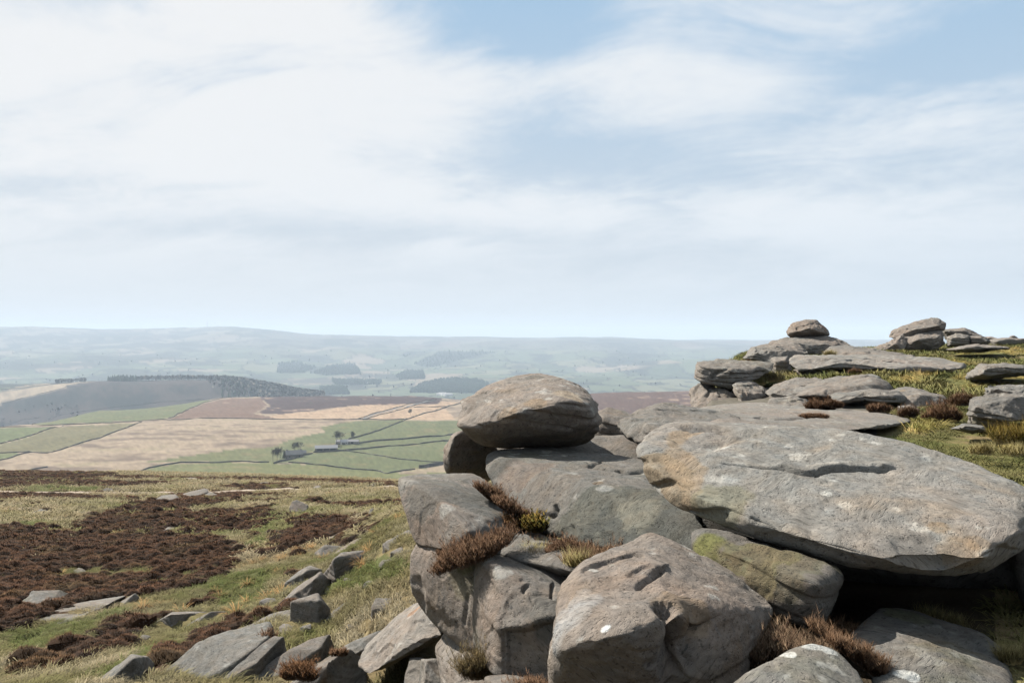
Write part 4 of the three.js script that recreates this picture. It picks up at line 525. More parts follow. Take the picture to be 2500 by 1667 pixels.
rock('stepped_slab', 'low greenish slab at the bottom of the tiers, near end behind the heather bush', RISE, [[1874, 985, 17.6], [1882, 972, 18], [1965, 965, 18], [1980, 990, 17.2], [1950, 996, 16.8], [1876, 994, 17.1], [1900, 990, 19.5], [1970, 985, 19.4]], { ...RO, green: 0.4 });
rock('lip_slab', 'flat slab with overhanging lip above a dark recess, behind the brown heather bush', RISE, [[2030, 964, 16.9], [2100, 956, 17.4], [2194, 953, 17.6], [2210, 970, 16.7], [2198, 986, 16.2], [2120, 980, 16.1], [2040, 984, 16.2], [2100, 965, 16.1], [2180, 965, 16.2], [2100, 985, 18.4], [2200, 980, 18.4]], { ...RO, round: 3 });
rock('ochre_slab', 'brownish slab with a blunt dark end beside the brown heather hollow', RISE, [[2160, 952, 18.2], [2231, 945, 19], [2305, 964, 18.4], [2322, 989, 17.4], [2310, 1004, 16.9], [2212, 996, 16.4], [2170, 985, 16.8], [2250, 965, 17], [2300, 975, 17.2], [2240, 990, 20], [2310, 990, 19.4]], { ...RO, ochre: 0.7, tint: 0.4 });
lump('heather_rock', 'small dark rock half hidden in the heather below the brownish slab', RISE, 14.8, 0.7, [[2192, 992], [2225, 988], [2250, 1000], [2235, 1008], [2195, 1008]], { mesh: [4, 2], tone: 0.8 });
rock('long_pale_slab', 'long pale slab with an undercut lower edge, widest of the outcrop below the skyline rocks', RISE, [[1923, 884, 25.6], [1933, 868, 26.6], [2059, 859, 27.6], [2174, 864, 27.8], [2289, 879, 27.4], [2356, 892, 26.6], [2346, 901, 25.8], [2193, 914, 24.6], [2166, 908, 24.5], [2059, 902, 24.7], [1944, 906, 24.9], [2060, 888, 24.4], [2200, 900, 24.2], [2100, 900, 29], [2300, 895, 28.4]], { ...RO, tone: 0.98, mesh: [5, 3], tint: 0.25, dark: 0.12, lichen: 0.6, strata: 0.7, gap: 0.3 });
rock('strata_rock', 'dark layered rock in the recess under the long pale slab', RISE, [[1944, 902, 25.6], [1960, 921, 25], [2022, 922, 24.8], [2110, 908, 25], [2180, 915, 25], [1950, 905, 28], [2180, 905, 27.6], [2050, 925, 26.5]], { ...RO, strata: 1.6, gap: 0.18, tone: 0.75 });
rock('back_slab', 'thin flat slab behind the long pale slab', RISE, [[2004, 864, 30], [2021, 845, 31], [2128, 847, 31.5], [2235, 866, 31], [2220, 876, 29], [2100, 870, 28.6], [2010, 872, 29], [2100, 870, 33], [2200, 870, 33]], { ...RO });
lump('ledge_wall', 'upright rock face behind the yellow grass ledge', RISE, 27, 2, [[1885, 874], [1925, 868], [1935, 906], [1910, 925], [1885, 920]], { ...RO, mesh: [4, 2] });
rock('shoulder_rock', 'broad sloping grey rock below the round skyline boulder', SKY, [[1824, 864, 30], [1837, 846, 30.8], [1914, 834, 31.4], [1944, 838, 31.2], [1978, 862, 30], [1900, 886, 29], [1880, 890, 29], [1812, 876, 29.6], [1850, 860, 29.3], [1920, 855, 29.6], [1850, 870, 33], [1960, 865, 33]], { ...RO, tint: 0.3, dark: 0.4 });
rock('pedestal_rock', 'dark weathered layered rock under the round skyline boulder', SKY, [[1873, 838, 33], [1933, 823, 33.6], [2021, 818, 34], [2060, 834, 33.6], [2082, 847, 33], [2002, 868, 31.8], [1950, 868, 31.6], [1940, 840, 32], [2010, 838, 32], [1950, 850, 36], [2060, 850, 35.5]], { ...RO, tint: 0.35, dark: 0.5, strata: 1.2, gap: 0.3, tone: 0.85 });
rock('skyline_boulder', 'round ribbed boulder perched alone against the sky', SKY, [[1921, 807, 34], [1930, 792, 34.1], [1965, 779, 34.2], [1992, 779, 34.3], [2016, 796, 34.3], [2025, 813, 34.2], [2022, 821, 34], [1946, 829, 33.8], [1926, 822, 33.8], [1935, 812, 33.3], [1975, 800, 33.1], [2010, 812, 33.2], [1970, 800, 35.5], [1960, 820, 35.3], [2010, 815, 35.2]], { ...RO, mesh: [4, 3], round: 3, strata: 1, bed: [0.2, 1, 0], gap: 0.35, tint: 0.6, dark: 0.3, stains: [{ c: [2012, 800], r: 0.22, col: [0.218, 0.128, 0.090], a: 0.6, wob: 0.6 }] });
rock('tilted_cap', 'tilted brown cap rock on top of the stack against the sky', SKY, [[2171, 824, 45], [2178, 808, 45.2], [2212, 792, 45.5], [2266, 775, 45.8], [2290, 776, 45.8], [2308, 789, 45.5], [2304, 808, 45], [2251, 812, 44.4], [2220, 822, 44.4], [2185, 826, 44.6], [2230, 805, 44.2], [2290, 795, 44.4], [2240, 800, 47.5], [2300, 805, 47]], { ...RO, strata: 1.2, bed: [-0.45, 1, 0], gap: 0.45, tint: 0.55, dark: 0.35 });
rock('stack_block', 'upright grooved block under the tilted cap rock', SKY, [[2200, 826, 44.2], [2251, 807, 44.6], [2302, 807, 44.8], [2307, 840, 44], [2290, 853, 43.4], [2212, 853, 43.4], [2204, 840, 43.6], [2240, 830, 43], [2290, 825, 43.3], [2250, 830, 46.5]], { ...RO, round: 1, tint: 0.5, dark: 0.5, strata: 1, gap: 0.4, bed: [-0.3, 1, 0] });
rock('wedge_rock', 'brown wedge leaning against the near side of the skyline stack', SKY, [[2132, 852, 43], [2174, 831, 43.6], [2205, 814, 44], [2216, 838, 43.2], [2210, 854, 42.6], [2155, 858, 42.4], [2185, 840, 42.4], [2180, 845, 45]], { ...RO, tint: 0.6 });
lump('skyline_slab', 'low dark layered slab to the right of the skyline stack', SKY, 46, 3, [[2300, 806], [2358, 802], [2398, 819], [2396, 830], [2310, 828]], { ...RO, tint: 0.5, dark: 0.5, strata: 1 });
lump('skyline_block', 'grey rounded block in front of the low dark layered slab', SKY, 42.5, 2, [[2314, 822], [2335, 815], [2368, 820], [2372, 846], [2312, 848]], { ...RO, round: 3 });
lump('skyline_wedge', 'dark wedge-ended block beside the grey rounded block on the skyline', SKY, 43, 2, [[2356, 818], [2400, 820], [2420, 834], [2410, 842], [2364, 842]], { ...RO, dark: 0.6 });
lump('far_knoll', 'flat brown rock on the skyline where the turf begins', SKY, 55, 3, [[2398, 822], [2420, 821], [2446, 827], [2440, 836], [2400, 836]], { mesh: [4, 2], tint: 0.5 });
lump('far_shelf', 'long low rock shelf at the far end of the skyline', SKY, 52, 4, [[2412, 832], [2450, 826], [2520, 824], [2530, 842], [2420, 846]], { ...RO, mesh: [4, 2] });
lump('far_stone', 'tiny dark stone standing on the far skyline shelf', SKY, 57, 0.8, [[2463, 825], [2470, 819], [2478, 819], [2487, 825], [2480, 830], [2466, 830]], { mesh: [4, 1], tone: 0.8 });
lump('turf_slab', 'pale flat slab lying in the turf below the skyline rocks', SKY, 36, 5, [[2308, 853], [2385, 839], [2457, 845], [2470, 852], [2390, 858], [2320, 857]], { ...RO, lichen: 0.6 });
lump('grass_rock', 'broad grey rock half buried in the grass bank on the plateau', RISE, 21, 3, [[2362, 922], [2394, 888], [2450, 884], [2520, 892], [2520, 915], [2453, 922], [2400, 928]], { ...RO, tint: 0.2, dark: 0.35 });
rock('side_boulder', 'squarish grey boulder with a dark side by the grassy plateau', RISE, [[2363, 1012, 12.4], [2372, 972, 12.7], [2405, 962, 13], [2480, 950, 13.2], [2560, 950, 13], [2570, 1030, 12.2], [2457, 1032, 11.9], [2366, 1018, 12.2], [2385, 990, 12.1], [2450, 975, 12.1], [2466, 1025, 11.8], [2420, 1000, 14.4], [2550, 1000, 14]], { ...RO, tone: 0.78, mesh: [5, 3], round: 3, tint: 0.15, dark: 0.35, lichen: 0.4 });
rock('resting_slab', 'pale slab lying on top of the squarish grey boulder', RISE, [[2400, 962, 13.2], [2408, 940, 13.8], [2460, 938, 14], [2560, 944, 14], [2570, 962, 13], [2470, 962, 12.8], [2440, 955, 13], [2500, 960, 15]], { ...RO, lichen: 0.7, tint: 0.3 });
lump('green_stone', 'greenish base stone under the squarish grey boulder', RISE, 12.2, 1.2, [[2364, 1014], [2400, 1018], [2460, 1026], [2470, 1040], [2436, 1048], [2364, 1036]], { ...RO, green: 0.5 });
lump('turf_stone', 'flat stone set in the turf in front of the squarish grey boulder', RISE, 11, 1.0, [[2320, 1047], [2350, 1034], [2404, 1041], [2410, 1050], [2375, 1058]], { ...RO, tint: 0.2 });

// ---------------------------------------------------------------- rocks on the slope below
rock('leaning_slab', 'large slab leaning against the foot of the pinkish pillar over a dark gap', 'rocks bedded in the grass and heather slope', [
  [1034, 1458, 8.6], [1048, 1485, 8.2], [1088, 1540, 7.7], [1075, 1552, 7.6], [1027, 1556, 7.7], [985, 1580, 7.8], [938, 1614, 7.9], [896, 1650, 8.0], [876, 1622, 8.4], [892, 1574, 9.2], [919, 1543, 9.6], [981, 1497, 9.4], [1010, 1530, 8.0], [940, 1590, 8.1], [1040, 1500, 10], [940, 1600, 9.6], [1080, 1560, 8.6], [930, 1560, 10.2]],
  { mesh: [5, 3], round: 1, strata: 0.4, tint: 0.3, ochre: 0.5, lichen: 0.35, dark: 0.25, stains: [{ c: [1010, 1490], r: 0.1, col: [0.230, 0.128, 0.070], a: 0.6, wob: 1 }] });
const sl = slope;
sl('jumbled pale rocks under the lower end of the leaning slab', 0.9, [[800, 1622], [850, 1590], [878, 1614], [890, 1650], [860, 1690], [800, 1690]], { mesh: [3, 3], d: 8.6, lichen: 0.6 });
sl('long pale ridge of rock slanting down to the bottom edge beside the leaning slab', 1.2, [[690, 1680, 0], [740, 1640, 0.2], [801, 1604, 0.5], [853, 1576, 0.8], [919, 1550, 1], [889, 1590, 0.6], [804, 1622, 0.2], [760, 1690, 0]], { mesh: [3, 3], d: 9.2 });
sl('big grey slab rising out of the brown heather at the bottom edge', 1.6, [[380, 1664, 0.3], [502, 1563, 0.6], [548, 1546, 0.8], [646, 1529, 1], [640, 1565, 0.4], [587, 1605, 0.1], [510, 1675, 0], [430, 1690, 0]], { mesh: [5, 3], lichen: 0.45, tint: 0.15, green: 0.3 });
sl('rough dark-edged rock above the big grey slab', 1.2, [[587, 1537, 0.2], [655, 1505, 0.7], [723, 1490, 1], [744, 1500, 0.8], [714, 1518, 0.2], [646, 1534, 0], [610, 1545, 0.1]], { mesh: [3, 3], dark: 0.6 });
sl('low cracked rock running along the grass below the big grey slab', 1.0, [[527, 1672, 0], [612, 1598, 0.5], [663, 1560, 0.9], [685, 1562, 0.9], [629, 1615, 0.3], [560, 1680, 0]], { mesh: [3, 3], lichen: 0.5 });
sl('long smooth slab with a lone dark heather bush growing on its side', 1.3, [[590, 1664, 0], [697, 1597, 0.4], [757, 1567, 0.8], [795, 1558, 1], [770, 1592, 0.5], [680, 1645, 0.1], [630, 1690, 0]], { mesh: [3, 3], tint: 0.4 });
sl('triangular pale rock standing on its point in the grass', 0.6, [[712, 1472, 0.45], [774, 1455, 0.6], [802, 1488, 0.9], [797, 1502, 0.8], [768, 1520, 0], [740, 1500, 0.2], [778, 1470, 0]], { mesh: [3, 3], round: 1, tint: 0.3, dark: 0.1 });
sl('pointed dark-sided slab leaning uphill behind the triangular rock', 1.2, [[672, 1484, 0.2], [723, 1438, 0.5], [778, 1403, 0.8], [798, 1420, 1], [796, 1432, 0.9], [764, 1418, 0.05], [748, 1460, 0], [715, 1484, 0.1]], { mesh: [3, 3], round: 1, tint: 0.5, dark: 0.4 });
sl('grey rock with a broken dark crest above the pointed slab', 1.0, [[695, 1424, 0.3], [723, 1402, 0.5], [753, 1384, 0.8], [782, 1394, 1], [752, 1424, 0.3], [745, 1398, 0], [735, 1430, 0]], { mesh: [4, 2], round: 1 });
sl('big wedge rock with a pale face and black shaded flank, below the cluster crest', 1.6, [[785, 1412, 0.4], [800, 1430, 0.2], [822, 1414, 0], [817, 1368, 0], [833, 1356, 0.4], [893, 1352, 0.95], [917, 1370, 1], [863, 1398, 0.6], [828, 1414, 0.05]], { mesh: [3, 3], round: 1, tint: 0.4 });
sl('angular dark-ended rock, highest of the cluster on the slope', 1.5, [[804, 1360, 0.3], [867, 1322, 0.6], [906, 1310, 0.7], [925, 1314, 0.95], [937, 1340, 1], [920, 1354, 0.6], [880, 1326, 0], [886, 1352, 0], [850, 1358, 0.1]], { mesh: [3, 3], round: 1, tint: 0.45 });
sl('low grey rock at the upper end of the cluster on the slope', 0.9, [[770, 1350, 0.2], [795, 1332, 0.6], [835, 1338, 0.9], [810, 1356, 0.2], [780, 1358, 0]], { mesh: [4, 2], round: 1 });
sl('flat rock shelf close against the pillar where the slope meets the cliff', 2.0, [[936, 1328, 0.2], [954, 1317, 0.5], [994, 1300, 0.9], [1025, 1308, 1], [1000, 1335, 0.3], [957, 1346, 0]], { mesh: [3, 3], round: 1, tint: 0.35 });
sl('pale slab sunk in the grass below the flat rock shelf', 1.2, [[955, 1348, 0.2], [990, 1330, 0.8], [1015, 1335, 1], [985, 1352, 0.2]], { mesh: [4, 2], round: 1 });
sl('narrow rock fin in the grass to the right of the triangular rock', 0.6, [[791, 1516, 0.1], [818, 1490, 0.5], [843, 1472, 0.9], [846, 1478, 0.9], [815, 1510, 0.1], [800, 1520, 0]], { mesh: [4, 2], round: 1, lichen: 0.5 });
sl('small lichen-grey rock alone on the bright grass', 0.5, [[909, 1478, 0.2], [918, 1462, 0.6], [968, 1468, 0.9], [964, 1484, 0.3], [940, 1492, 0], [912, 1488, 0.1]], { mesh: [4, 2], round: 1, lichen: 0.7 });
sl('half buried pale rock in grass beside the pillar', 0.6, [[967, 1450, 0.1], [985, 1436, 0.5], [1010, 1422, 0.9], [1010, 1445, 0.4], [980, 1455, 0]], { mesh: [4, 2] });
sl('grey rock with a black shaded side at the bottom edge, amid pale grass', 0.9, [[225, 1675, 0.4], [270, 1640, 0.6], [315, 1603, 0.8], [356, 1610, 1], [348, 1648, 0.9], [322, 1612, 0.05], [235, 1690, 0], [300, 1700, 0.5]], { mesh: [3, 3], round: 1 });
sl('long flat pale slab lying level with the grass at the edge of the heather', 3.0, [[75, 1520, 0.1], [130, 1496, 0.5], [187, 1479, 0.8], [256, 1473, 1], [225, 1494, 0.5], [155, 1520, 0], [110, 1526, 0]], { mesh: [3, 3], tint: 0.35, dark: 0.2, rough: 0.6 });
sl('low grey rock with a shaded end, between two flat stones in the lower heather', 1.2, [[370, 1527, 0.4], [421, 1499, 0.6], [487, 1502, 1], [468, 1526, 0.8], [416, 1503, 0], [420, 1530, 0]], { mesh: [3, 3], round: 1 });
sl('smooth pale stone just right of the low shaded rock in the lower heather', 1.3, [[449, 1530, 0.1], [510, 1498, 0.7], [541, 1505, 1], [500, 1524, 0.4], [468, 1534, 0]], { mesh: [4, 2] });
sl('grey rock patched with yellow moss at the left margin', 1.5, [[48, 1477, 0.2], [77, 1446, 0.6], [140, 1445, 1], [120, 1470, 0.4], [85, 1482, 0]], { mesh: [3, 3], green: 0.5 });
sl('small smooth stone at the lower edge of the big heather patch', 1.0, [[288, 1473, 0.2], [327, 1451, 0.8], [333, 1460, 0.8], [300, 1476, 0]], { mesh: [4, 2] });
sl('dark rounded boulder standing alone on the moor beside a faint track', 1.6, [[707, 1240, 0.3], [713, 1228, 0.4], [722, 1224, 0.6], [749, 1234, 0.6], [746, 1246, 0.3], [728, 1252, 0], [712, 1248, 0.1]], { mesh: [3, 3], tone: 0.85, dark: 0.9, lichen: 0.2 });
sl('flat-topped grey outcrop at the left margin of the moor', 3.5, [[-40, 1272, 0.2], [-20, 1250, 0.7], [26, 1245, 1], [72, 1246, 1], [70, 1265, 0.3], [50, 1280, 0], [10, 1276, 0]], { mesh: [3, 3], d: 45 });
sl('rounded grey outcrop next to the flat-topped one on the moor', 3.0, [[66, 1258, 0.4], [98, 1247, 0.8], [134, 1264, 0.7], [137, 1276, 0.3], [119, 1284, 0], [78, 1280, 0.1]], { mesh: [3, 3], d: 44 });
sl('dark stone lying on the path edge in the distance', 1.5, [[246, 1199, 0.3], [258, 1193, 0.7], [270, 1194, 0.7], [273, 1200, 0.2], [255, 1203, 0]], { mesh: [4, 2], tone: 0.5, dark: 0.9 });
sl('dark rock below the path, nearer of a group of tilted slabs', 3, [[378, 1220, 0.2], [395, 1211, 0.7], [425, 1208, 0.9], [428, 1217, 0.4], [400, 1224, 0]], { mesh: [4, 2], tone: 0.7 });
sl('long tilted slab beside the path in the middle of the moor', 3.5, [[428, 1216, 0.1], [450, 1206, 0.6], [497, 1194, 1], [502, 1204, 0.7], [460, 1217, 0.1]], { mesh: [4, 2], round: 1, tone: 0.75 });
sl('small stone at the far end of the tilted slab by the path', 2, [[500, 1208, 0.1], [512, 1202, 0.8], [527, 1207, 0.7], [515, 1213, 0]], { mesh: [4, 1], tone: 0.75 });
sl('square stone touching the path behind the tilted slab', 2, [[492, 1200, 0.2], [500, 1194, 0.8], [512, 1198, 0.8], [505, 1206, 0]], { mesh: [4, 1], tone: 0.8 });
sl('pale stone on the brow where moor meets the fields', 3, [[446, 1171, 0.2], [455, 1167, 0.8], [474, 1168, 0.9], [476, 1171, 0.3], [455, 1174, 0]], { mesh: [4, 1] });
sl('pale stone near the brow of the moor, further along', 3, [[630, 1182, 0.2], [640, 1178, 0.8], [655, 1179, 0.8], [640, 1184, 0]], { mesh: [4, 1] });
sl('dark stone on the brow of the moor close to the cliff', 3, [[905, 1184, 0.2], [914, 1180, 0.8], [921, 1182, 0.8], [912, 1187, 0]], { mesh: [4, 1], tone: 0.6 });
sl('pale stone by the path near the cliff', 2.5, [[765, 1190, 0.2], [775, 1186, 0.8], [786, 1188, 0.8], [775, 1193, 0]], { mesh: [4, 1] });
sl('small grey stone in a grassy gap of the big heather patch', 1.2, [[400, 1295, 0.2], [409, 1289, 0.8], [424, 1290, 0.8], [422, 1296, 0.2], [410, 1299, 0]], { mesh: [4, 2] });
sl('grey stone inside the heather near the left margin, beside a dark hollow', 1.0, [[180, 1394, 0.2], [190, 1388, 0.8], [199, 1390, 0.8], [197, 1398, 0.2], [186, 1401, 0]], { mesh: [4, 2] });
sl('low whitish outcrop on the slope edge above the cluster', 2.5, [[804, 1312, 0.1], [835, 1300, 0.6], [862, 1296, 1], [850, 1306, 0.5], [820, 1314, 0]], { mesh: [4, 2], lichen: 0.5 });
sl('upright grey stone next to a round heather bush near the cliff', 0.9, [[897, 1258, 0.2], [904, 1245, 0.5], [910, 1242, 0.6], [914, 1256, 0.4], [905, 1262, 0]], { mesh: [4, 2], round: 1 });
sl('small flat stone at the left margin in pale grass', 0.9, [[-10, 1496, 0.1], [8, 1486, 0.7], [24, 1489, 0.8], [10, 1500, 0]], { mesh: [4, 2] });

// small stones strewn along the trail of slope rocks: one shape in several sizes, turned this way and that
{
  const r = rng(321), spots = [[560, 1628, 'small grey stone at the upper edge of the big grey slope slab'], [655, 1655, 'small stone beside the lone rust-brown heather bush on the slope'], [702, 1538, 'small stone just below the triangular pale rock'], [745, 1538, 'small stone in the grass right below the foot of the triangular rock'], [790, 1446, 'small stone under the dark end of the pointed slab'], [852, 1418, 'small stone below the big wedge rock'], [905, 1424, 'small stone alone on the green grass below the cluster'], [950, 1372, 'small stone below the flat rock shelf near the cliff'], [868, 1530, 'small stone in pale grass left of the leaning slab'], [660, 1474, 'small stone at the lower tip of the pointed slab'], [605, 1512, 'small stone at the end of the long heather strip'], [352, 1562, 'small stone in the lower heather above the bottom-edge rock']];
  const m = slope('small angular stone at the bottom edge beside the big grey slope slab', 0.3, [[520, 1642, 0.2], [532, 1630, 0.6], [556, 1627, 0.9], [566, 1640, 0.6], [545, 1652, 0], [536, 1640, 0]], { mesh: [4, 2], round: 1, group: 'small stones along the trail of slope rocks', name: 'small_stone' });
  spots.forEach(([px, py, label]) => { const [X, Z] = world(px, py, 6), c = m.clone(); c.name = numbered('small_stone'); c.position.set(X, ground(X, -Z) - 0.05, -Z); c.rotation.set((r() - 0.5) * 0.5, r() * 6.28, (r() - 0.5) * 0.5); c.scale.set(0.6 + r() * 0.9, 0.45 + r() * 0.5, 0.6 + r() * 0.9); scene.add(c); tag(c, label); });
}

// ---------------------------------------------------------------- geometry made of many small faces
class Soup {
  constructor() { this.p = []; this.c = []; this.n = []; }
  tri(a, b, c, ca, cb, cc, n) { this.p.push(...a, ...b, ...c); this.c.push(...ca, ...cb, ...(cc ?? cb)); if (n) this.n.push(...n, ...n, ...n); else { const u = [b[0] - a[0], b[1] - a[1], b[2] - a[2]], v = [c[0] - a[0], c[1] - a[1], c[2] - a[2]], x = [u[1] * v[2] - u[2] * v[1], u[2] * v[0] - u[0] * v[2], u[0] * v[1] - u[1] * v[0]], l = Math.hypot(...x) || 1; for (let i = 0; i < 3; i++) this.n.push(x[0] / l, x[1] / l, x[2] / l); } }
  quad(a, b, c, d, ca, cc, n) { this.tri(a, b, c, ca, ca, cc, n); this.tri(a, c, d, ca, cc, cc, n); }
  blade(x, y, z, dx, dy, dz, len, w, droop, c0, c1, segs = 2) {          // a tapering, bending leaf
    const sl = Math.hypot(dx, dz) || 1, sx = -dz / sl * w, sz = dx / sl * w; let px = x, py = y, pz = z, vx = dx, vy = dy, vz = dz, L = [x - sx, y, z - sz], R = [x + sx, y, z + sz];
    for (let i = 1; i <= segs; i++) {
      vy -= droop / segs; const l = Math.hypot(vx, vy, vz); px += vx / l * len / segs; py += vy / l * len / segs; pz += vz / l * len / segs;
      const k = i / segs, ca = mix3(c0, c1, (i - 1) / segs), cb = mix3(c0, c1, k), nrm = [vx * 0.2 - vz * 0.1, 0.9, vz * 0.2 + vx * 0.1];
      if (i === segs) this.tri(L, R, [px, py, pz], ca, ca, cb, nrm); else { const t = 1 - k * 0.45, l2 = [px - sx * t, py, pz - sz * t], r2 = [px + sx * t, py, pz + sz * t]; this.quad(L, R, r2, l2, ca, cb, nrm); L = l2; R = r2; }
    }
  }
  limb(a, b, r0, r1, c, sides = 5) {
    const d = [b[0] - a[0], b[1] - a[1], b[2] - a[2]], l = Math.hypot(...d) || 1; d.forEach((_, i) => d[i] /= l); const h = Math.abs(d[1]) > 0.9 ? [1, 0, 0] : [0, 1, 0];
    const u = [d[1] * h[2] - d[2] * h[1], d[2] * h[0] - d[0] * h[2], d[0] * h[1] - d[1] * h[0]], ul = Math.hypot(...u); u.forEach((_, i) => u[i] /= ul); const v = [d[1] * u[2] - d[2] * u[1], d[2] * u[0] - d[0] * u[2], d[0] * u[1] - d[1] * u[0]];
    for (let i = 0; i < sides; i++) { const q = (k, o, r) => { const t = k / sides * 6.28318, s = Math.sin(t) * r, w = Math.cos(t) * r; return [o[0] + u[0] * w + v[0] * s, o[1] + u[1] * w + v[1] * s, o[2] + u[2] * w + v[2] * s]; }; this.quad(q(i, a, r0), q(i + 1, a, r0), q(i + 1, b, r1), q(i, b, r1), c, c); }
  }
  box(x0, x1, y0, y1, z0, z1, c) { const q = (...i) => { const p = i.map((k) => [k & 1 ? x1 : x0, k & 2 ? y1 : y0, k & 4 ? z1 : z0]); this.quad(...p, c, c); }; q(0, 1, 3, 2); q(4, 6, 7, 5); q(0, 2, 6, 4); q(1, 5, 7, 3); q(2, 3, 7, 6); q(0, 4, 5, 1); }
  geo() { const g = new THREE.BufferGeometry(); g.setAttribute('position', new THREE.Float32BufferAttribute(this.p, 3)); g.setAttribute('normal', new THREE.Float32BufferAttribute(this.n, 3)); g.setAttribute('color', new THREE.Float32BufferAttribute(this.c, 3)); return g; }
}
const jit = (r, c, a = 0.25) => { const k = 1 + (r() - 0.5) * 2 * a, w = (r() - 0.5) * a * 0.4; return [c[0] * k * (1 + w), c[1] * k, c[2] * k * (1 - w)]; };

// ---------------------------------------------------------------- moor grass and heather, in their thousands
function tuftGeo(seed, n, len, spread, droop, w, lean) {
  const r = rng(seed), s = new Soup();
  for (let i = 0; i < n; i++) { const a = r() * 6.283, q = Math.sqrt(r()) * spread, up = 0.5 + r() * 0.9; const dx = Math.cos(a) * (0.35 + r() * 0.6) + lean, dz = Math.sin(a) * (0.35 + r() * 0.6), v = 0.72 + r() * 0.5; s.blade(Math.cos(a) * q, -0.02, Math.sin(a) * q, dx, up, dz, len * (0.5 + r() * 0.7), w * (0.7 + r() * 0.6), droop * (0.6 + r()), [0.4 * v, 0.38 * v, 0.32 * v], [1.15 * v, 1.15 * v, 1.15 * v], 3); }  // blade bases painted darker to give the tuft shaded depth
  return s.geo();
}
function cushionGeo(seed, n, len, w) {                                   // a heather plant: core darkened as shade, upright woody sprigs lightened toward lit tips
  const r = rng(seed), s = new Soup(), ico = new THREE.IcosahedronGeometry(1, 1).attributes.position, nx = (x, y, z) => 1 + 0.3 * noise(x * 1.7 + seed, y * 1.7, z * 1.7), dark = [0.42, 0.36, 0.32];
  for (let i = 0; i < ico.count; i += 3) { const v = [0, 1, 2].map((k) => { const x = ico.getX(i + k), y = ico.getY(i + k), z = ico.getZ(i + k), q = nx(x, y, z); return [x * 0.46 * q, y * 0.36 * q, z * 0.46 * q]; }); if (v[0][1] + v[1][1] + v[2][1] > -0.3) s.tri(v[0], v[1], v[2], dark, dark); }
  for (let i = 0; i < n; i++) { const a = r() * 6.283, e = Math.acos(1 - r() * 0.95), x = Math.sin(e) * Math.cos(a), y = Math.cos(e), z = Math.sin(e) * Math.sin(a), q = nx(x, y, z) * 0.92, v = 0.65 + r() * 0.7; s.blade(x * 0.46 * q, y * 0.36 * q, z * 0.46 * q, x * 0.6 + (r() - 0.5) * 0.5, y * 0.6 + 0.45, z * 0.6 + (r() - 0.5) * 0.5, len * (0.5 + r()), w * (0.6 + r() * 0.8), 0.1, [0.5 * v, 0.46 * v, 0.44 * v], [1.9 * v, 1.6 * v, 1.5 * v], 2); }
  return s.geo();
}
function scatter(name, label, category, variants) {                      // variants: [geometry, [matrix, colour] ...]
  const g = new THREE.Group(); g.name = numbered(name); tag(g, label, category, null, 'stuff'); scene.add(g);
  for (const [piece, geo, list] of variants) {
    if (!list.length) continue; const m = new THREE.InstancedMesh(geo, MAT.plant, list.length); m.name = piece; m.userData.kind = 'stuff'; m.castShadow = m.receiveShadow = true;
    list.forEach(([M, c], i) => { m.setMatrixAt(i, M); m.setColorAt(i, new THREE.Color().setRGB(...c)); }); g.add(m);
  }
  return g;
}
const place = (x, y, z, s, sy, turn, tilt, tdir) => new THREE.Matrix4().compose(new THREE.Vector3(x, y, z), new THREE.Quaternion().setFromAxisAngle(new THREE.Vector3(Math.cos(tdir), 0, Math.sin(tdir)), tilt).multiply(new THREE.Quaternion().setFromAxisAngle(new THREE.Vector3(0, 1, 0), turn)), new THREE.Vector3(s, sy, s));
const onRock = (x, z, y, m = 0.0) => { for (const [a, b] of [[0, 0], [m, 0], [-m, 0], [0, m], [0, -m]]) { const h = COVERED.get(cell(x + a, z + b)); if (h !== undefined && h > y + 0.03 && h < y + 0.55) return true; } return false; };
function nearPath(X, Z) { for (let i = 0; i < pathLine.length - 1; i++) { const [a, b, w] = pathLine[i], [c, d] = pathLine[i + 1], t = clamp(((X - a) * (c - a) + (Z - b) * (d - b)) / ((c - a) ** 2 + (d - b) ** 2)); if (Math.hypot(X - a - (c - a) * t, Z - b - (d - b) * t) < w * 1.0 || (t > 0 && t < 1 && b + (d - b) * t - Z > 0 && b + (d - b) * t - Z < 4.5 && false)) return true; } return false; }
